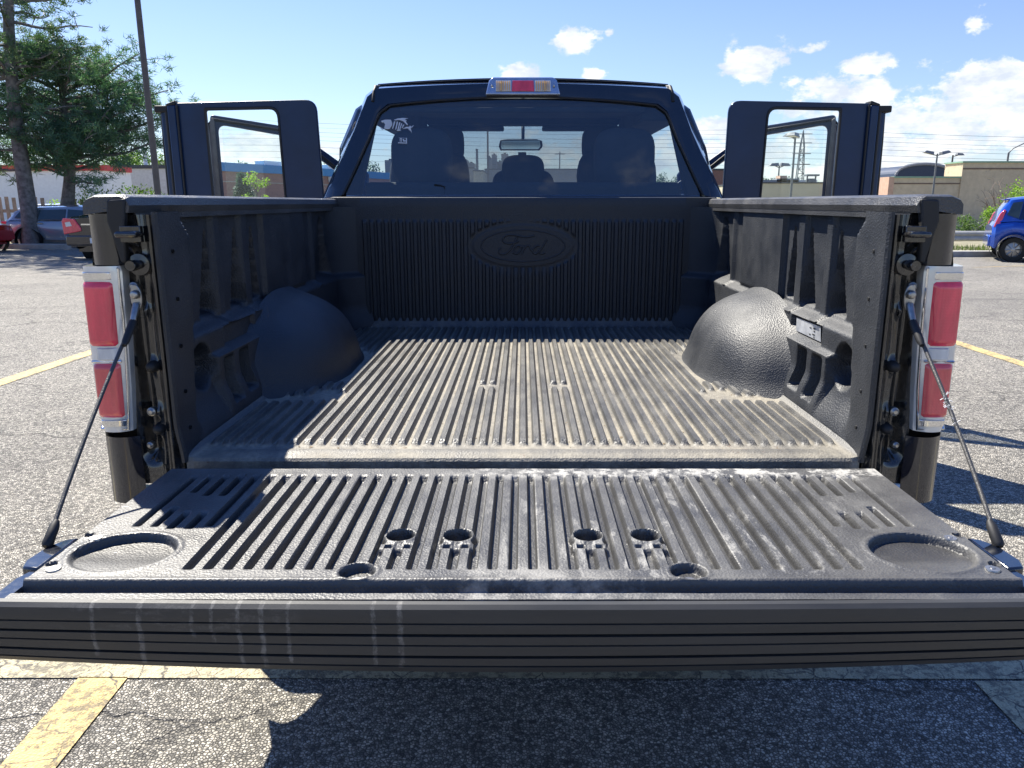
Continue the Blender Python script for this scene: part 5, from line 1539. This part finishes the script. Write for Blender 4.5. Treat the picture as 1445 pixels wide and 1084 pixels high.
# ================================================================= CARS
def car(loc, rz, label, name, paint, L, Wd, st, roofst, wins, wheels, R, extra=None, cat='car'):
    """st: (x, z_bottom, z_shoulder, half width); roofst: (x, z_roof); wins: polygons (x, z) on the side glass"""
    t = thing(name, label, cat, loc, rz, )
    w = MB(); rows = []
    def S(x):
        for a, b in zip(st, st[1:]):
            if a[0] <= x <= b[0]:
                k = (x - a[0]) / (b[0] - a[0]); return [lerp(a[i], b[i], k) for i in (1, 2, 3)]
        return list(st[-1][1:])
    xs_ = sorted(set([a[0] for a in st] + frange(st[0][0], st[-1][0], 40)))
    for x in xs_:
        zb_, zs_, hw = S(x); zz = lambda k: lerp(zb_, zs_, k)
        for (wx) in wheels:
            d = abs(x - wx)
            if d < R * 1.22: zb2 = max(zb_, R + sqrt(max(0, (R * 1.22) ** 2 - d * d)) * .98); zb_ = min(zb2, zs_ - .12)
        half = [(hw * .80, zb_), (hw * .97, zb_ + .01), (hw, zz(.25)), (hw * 1.0, zz(.55)), (hw * .975, zz(.80)), (hw * .93, zz(.95)), (hw * .86, zs_), (hw * .45, zs_ + .025), (0, zs_ + .03)]
        rows.append([(x, -a, b) for a, b in half] + [(x, a, b) for a, b in half[::-1][1:]])
    w.grid(rows)
    for r_ in (rows[0], rows[-1]):
        o = len(w.v); w.v += r_; w.f.append(tuple(range(o, o + len(r_)))); w.m.append(0)
    w.box(st[0][0] + .25, st[-1][0] - .25, -Wd * .40, Wd * .40, .2, .62)
    bo = w.build('body', paint, t, smooth=35)
    # greenhouse
    w = MB(); rows = []
    def gp(x, k, sgn):
        zr = interp(roofst, x); zs_ = S(x)[1]; hw = S(x)[2]
        z = lerp(zs_, zr, k); y = lerp(hw * .93, hw * .72, k ** 1.3); return (x, sgn * y, z)
    gx = sorted(set([a[0] for a in roofst] + frange(roofst[0][0], roofst[-1][0], 26)))
    for x in gx:
        zr = interp(roofst, x); hw = S(x)[2]
        rows.append([gp(x, k, -1) for k in (0, .3, .6, .88, .97)] + [(x, -hw * .5, zr + .03 * min(1, (zr - S(x)[1]) * 4)), (x, 0, zr + .04 * min(1, (zr - S(x)[1]) * 4)), (x, hw * .5, zr + .03 * min(1, (zr - S(x)[1]) * 4))] + [gp(x, k, 1) for k in (.97, .88, .6, .3, 0)])
    w.grid(rows); w.build('roof_shell', paint, t, smooth=45)
    for sgn in (-1, 1):
        for (poly, mm) in wins:
            q = MB(); P3 = []
            for (x, z) in poly:
                zr = interp(roofst, x); zs_ = S(x)[1]; k = max(0, min(1, (z - zs_) / max(.05, zr - zs_))); p = gp(x, k, sgn); P3.append((p[0], p[1] + sgn * .038, z))
            n = len(P3); q.add(P3 + [(a, b - sgn * .03, c) for a, b, c in P3], [tuple(range(n)), tuple(range(n, 2 * n))[::-1]] + [(i, (i + 1) % n, n + (i + 1) % n, n + i) for i in range(n)])
            q.build('side_window' if mm == 'g' else 'window_pillar', M['dglass'] if mm == 'g' else M['satin'], t)
        for wx in wheels:
            hw = S(wx)[2]
            q = MB(); q.lathe([(R * .6, -.11), (R * .94, -.11), (R, -.08), (R, .08), (R * .94, .11), (R * .6, .11)], (wx, sgn * (hw - .10), R), 'Y', 26)
            to = q.build('wheel', M['tyre'], t, smooth=40)
            q = MB(); y0 = sgn * (hw - .02)
            q.lathe([(R * .63, 0), (R * .58, -.03 * sgn), (R * .2, -.01 * sgn), (0, 0)], (wx, y0, R), 'Y', 22)
            for k in range(8): a_ = k * pi / 4; q.tube([(wx + .05 * cos(a_), y0 + sgn * .004, R + .05 * sin(a_)), (wx + R * .58 * cos(a_), y0 + sgn * .002, R + R * .58 * sin(a_))], .016, 5)
            q.build('rim', M['rim'], to, smooth=40)
            q = MB(); q.lathe([(R * 1.2, -.20), (R * 1.2, .0)], (wx, sgn * (hw - .04), R), 'Y', 24); q.build('wheel_arch', M['dark'], t)
    if extra: extra(t, S, gp)
    return t
blue = paint_mat('blue_car_paint', (.006, .07, .42), .12, .35, dust=.04)
def blue_extra(t, S, gp):
    for sgn in (-1, 1):
        q = MB(); q.prism([(.00, .80), (.10, 1.10), (.18, 1.20), (.22, 1.18), (.17, 1.0), (.11, .82)], lambda p, k: (p[0] + .02, sgn * (k - .18 * max(0, p[1] - .9)), p[1]), .66, .755)
        q.build('tail_light', M['red_lens'], t, bevel=.01)
        q = MB(); q.tube([(.92, sgn * .845, .86), (1.00, sgn * .862, .865), (1.10, sgn * .862, .865), (1.14, sgn * .845, .86)], .016, 6); q.build('door_handle', blue, t)
        q = MB(); q.tube([(1.95, sgn * .845, .88), (2.03, sgn * .862, .885), (2.13, sgn * .862, .885), (2.17, sgn * .845, .88)], .016, 6); q.build('door_handle', blue, t)
        q = MB(); q.tube([(1.15, sgn * .853, .82), (1.10, sgn * .858, .5), (1.16, sgn * .85, .28)], .005, 4); q.build('door_seam', M['dark'], t)
    q = MB(); q.prism([(.16, 1.415), (.14, 1.43), (.18, 1.445), (.42, 1.46), (.42, 1.42)], lambda p, k: (p[0] + .04, k, p[1]), -.48, .48); q.build('roof_spoiler', blue, t, bevel=.01)
    q = MB(); q.box(-.04, .03, -.55, .55, .34, .60); q.build('rear_bumper', blue, t, bevel=.03)
st = [(0, .36, .80, .72), (.07, .30, .90, .80), (.4, .24, .93, .845), (2.2, .22, .93, .85), (3.0, .22, .90, .845), (3.6, .24, .82, .80), (3.85, .30, .62, .66)]
rf = [(.06, .92), (.16, 1.18), (.32, 1.43), (.8, 1.49), (1.8, 1.50), (2.3, 1.42), (3.1, .92)]
wn = [([(.26, 1.08), (.36, 1.36), (.56, 1.385), (.50, 1.0)], 'g'), ([(.51, .985), (.58, 1.39), (.65, 1.395), (.62, .985)], 'p'), ([(.63, .985), (.66, 1.395), (1.30, 1.41), (1.32, .975)], 'g'), ([(1.33, .975), (1.31, 1.41), (1.38, 1.41), (1.40, .975)], 'p'), ([(1.41, .975), (1.40, 1.41), (2.0, 1.40), (2.35, 1.28), (2.65, 1.0)], 'g')]
bl_ = at(1387, 366, 19.3)
car((bl_.x - .02, 19.2, 0), radians(-25), 'bright blue hatchback parked by the kerb at right edge', 'parked_car', blue, 3.85, 1.7, st, rf, wn, (.47, 3.05), .285, blue_extra)

# black sedan, seen from behind, mostly hidden by the truck
black2 = paint_mat('dark_navy_car_paint', (.006, .008, .016), .08, dust=.05)
def sedan_extra(t, S, gp):
    for sgn in (-1, 1):
        q = MB(); q.prism([(.46, .70), (.88, .62), (.90, .93), (.86, 1.00), (.60, .98), (.48, .80)], lambda p, k: (k, sgn * p[0], p[1]), -.035, .22)
        q.build('tail_light', M['red_lens'], t, bevel=.015)
        q = MB(); q.prism([(.66, .82), (.80, .80), (.82, .90), (.70, .92)], lambda p, k: (k, sgn * p[0], p[1]), -.042, -.034); q.build('reverse_lens', M['clear_lens'], t)
    q = MB(); q.box(-.06, .05, -.84, .84, .36, .60); q.build('rear_bumper', black2, t, bevel=.03)
    q = MB(); q.box(-.028, .0, -.45, .45, .84, .87); q.build('boot_trim', M['chrome'], t)
    q = MB(); q.box(-.068, -.06, -.26, .26, .42, .54); q.build('licence_plate', M['white'], t)
st2 = [(0, .34, .98, .78), (.12, .28, 1.03, .86), (1.0, .22, 1.04, .90), (3.0, .22, .98, .91), (4.4, .26, .82, .86), (4.75, .34, .60, .70)]
rf2 = [(.45, 1.03), (1.25, 1.38), (1.6, 1.43), (2.6, 1.43), (3.6, .98)]
wn2 = [([(.85, 1.10), (1.35, 1.34), (1.75, 1.36), (1.75, 1.06)], 'g'), ([(1.80, 1.06), (1.80, 1.36), (2.55, 1.36), (3.2, 1.06)], 'g')]
q_ = at(97, 360, 18.6)
car((q_.x + .85, 18.6, 0), radians(90), 'dark navy sedan with red tail light just left of the truck bed', 'parked_car', black2, 4.75, 1.82, st2, rf2, wn2, (.95, 3.75), .32, sedan_extra)
# grey SUV behind the kerb
grey_p = paint_mat('silver_grey_paint', (.30, .34, .39), .18, .4, dust=.05)
def suv_extra(t, S, gp):
    for sgn in (-1, 1):
        q = MB(); q.tube([(.7, sgn * .58, 1.30), (2.2, sgn * .58, 1.335)], .015, 6); q.build('roof_rail', M['rim'], t)
        q = MB(); q.tube([(1.0, sgn * .85, .80), (1.2, sgn * .85, .80)], .018, 6); q.build('door_handle', grey_p, t)
        q = MB(); q.box(-.04, .12, min(sgn * .62, sgn * .80), max(sgn * .60, sgn * .74), .70, .86); q.build('tail_light', M['red_lens'], t, bevel=.02)
st3 = [(0, .40, .82, .76), (.12, .32, .88, .83), (2.5, .26, .88, .86), (3.6, .28, .82, .84), (4.3, .40, .62, .72)]
rf3 = [(.05, .87), (.30, 1.14), (.6, 1.26), (2.2, 1.30), (2.7, 1.24), (3.5, .85)]
wn3 = [([(.36, .96), (.50, 1.14), (1.0, 1.18), (1.0, .91)], 'g'), ([(1.06, .91), (1.06, 1.19), (1.85, 1.21), (1.85, .90)], 'g'), ([(1.92, .90), (1.92, 1.21), (2.6, 1.16), (3.1, .91)], 'g')]
q_ = at(50, 345, 25.2)
car((q_.x - .1, 24.6, -.05), radians(4), 'silver grey hatchback parked beyond the kerb between the two pine trunks', 'parked_car', grey_p, 4.3, 1.7, st3, rf3, wn3, (.75, 3.4), .31, suv_extra)
# red car, only its end shows
redp = paint_mat('red_car_paint', (.50, .012, .012), .12, .2, dust=.04)
q_ = at(13, 350, 21.8)
car((q_.x - .25, 21.8, 0), radians(180), 'red car whose front corner shows at the left frame edge', 'parked_car', redp, 3.85, 1.7,
    [(0, .32, .58, .70), (.10, .26, .72, .80), (.6, .22, .88, .845), (2.2, .22, .93, .85), (3.4, .24, .93, .82), (3.85, .30, .80, .70)],
    [(.75, .92), (1.4, 1.40), (1.9, 1.48), (3.2, 1.46), (3.75, .95)], [([(1.15, 1.0), (1.5, 1.36), (2.2, 1.38), (2.2, .98)], 'g'), ([(2.26, .98), (2.26, 1.38), (3.1, 1.36), (3.3, 1.0)], 'g')], (.72, 3.1), .30)
# white van behind the fence
whp = paint_mat('white_van_paint', (.72, .73, .75), .2, .0, dust=.05)
q_ = at(30, 300, 33)
car((q_.x, 33, 0), radians(0), 'white car behind the fence, glimpsed right of the thick pine trunk', 'parked_car', whp, 4.3, 1.7, st3, rf3, wn3, (.75, 3.4), .31, None)
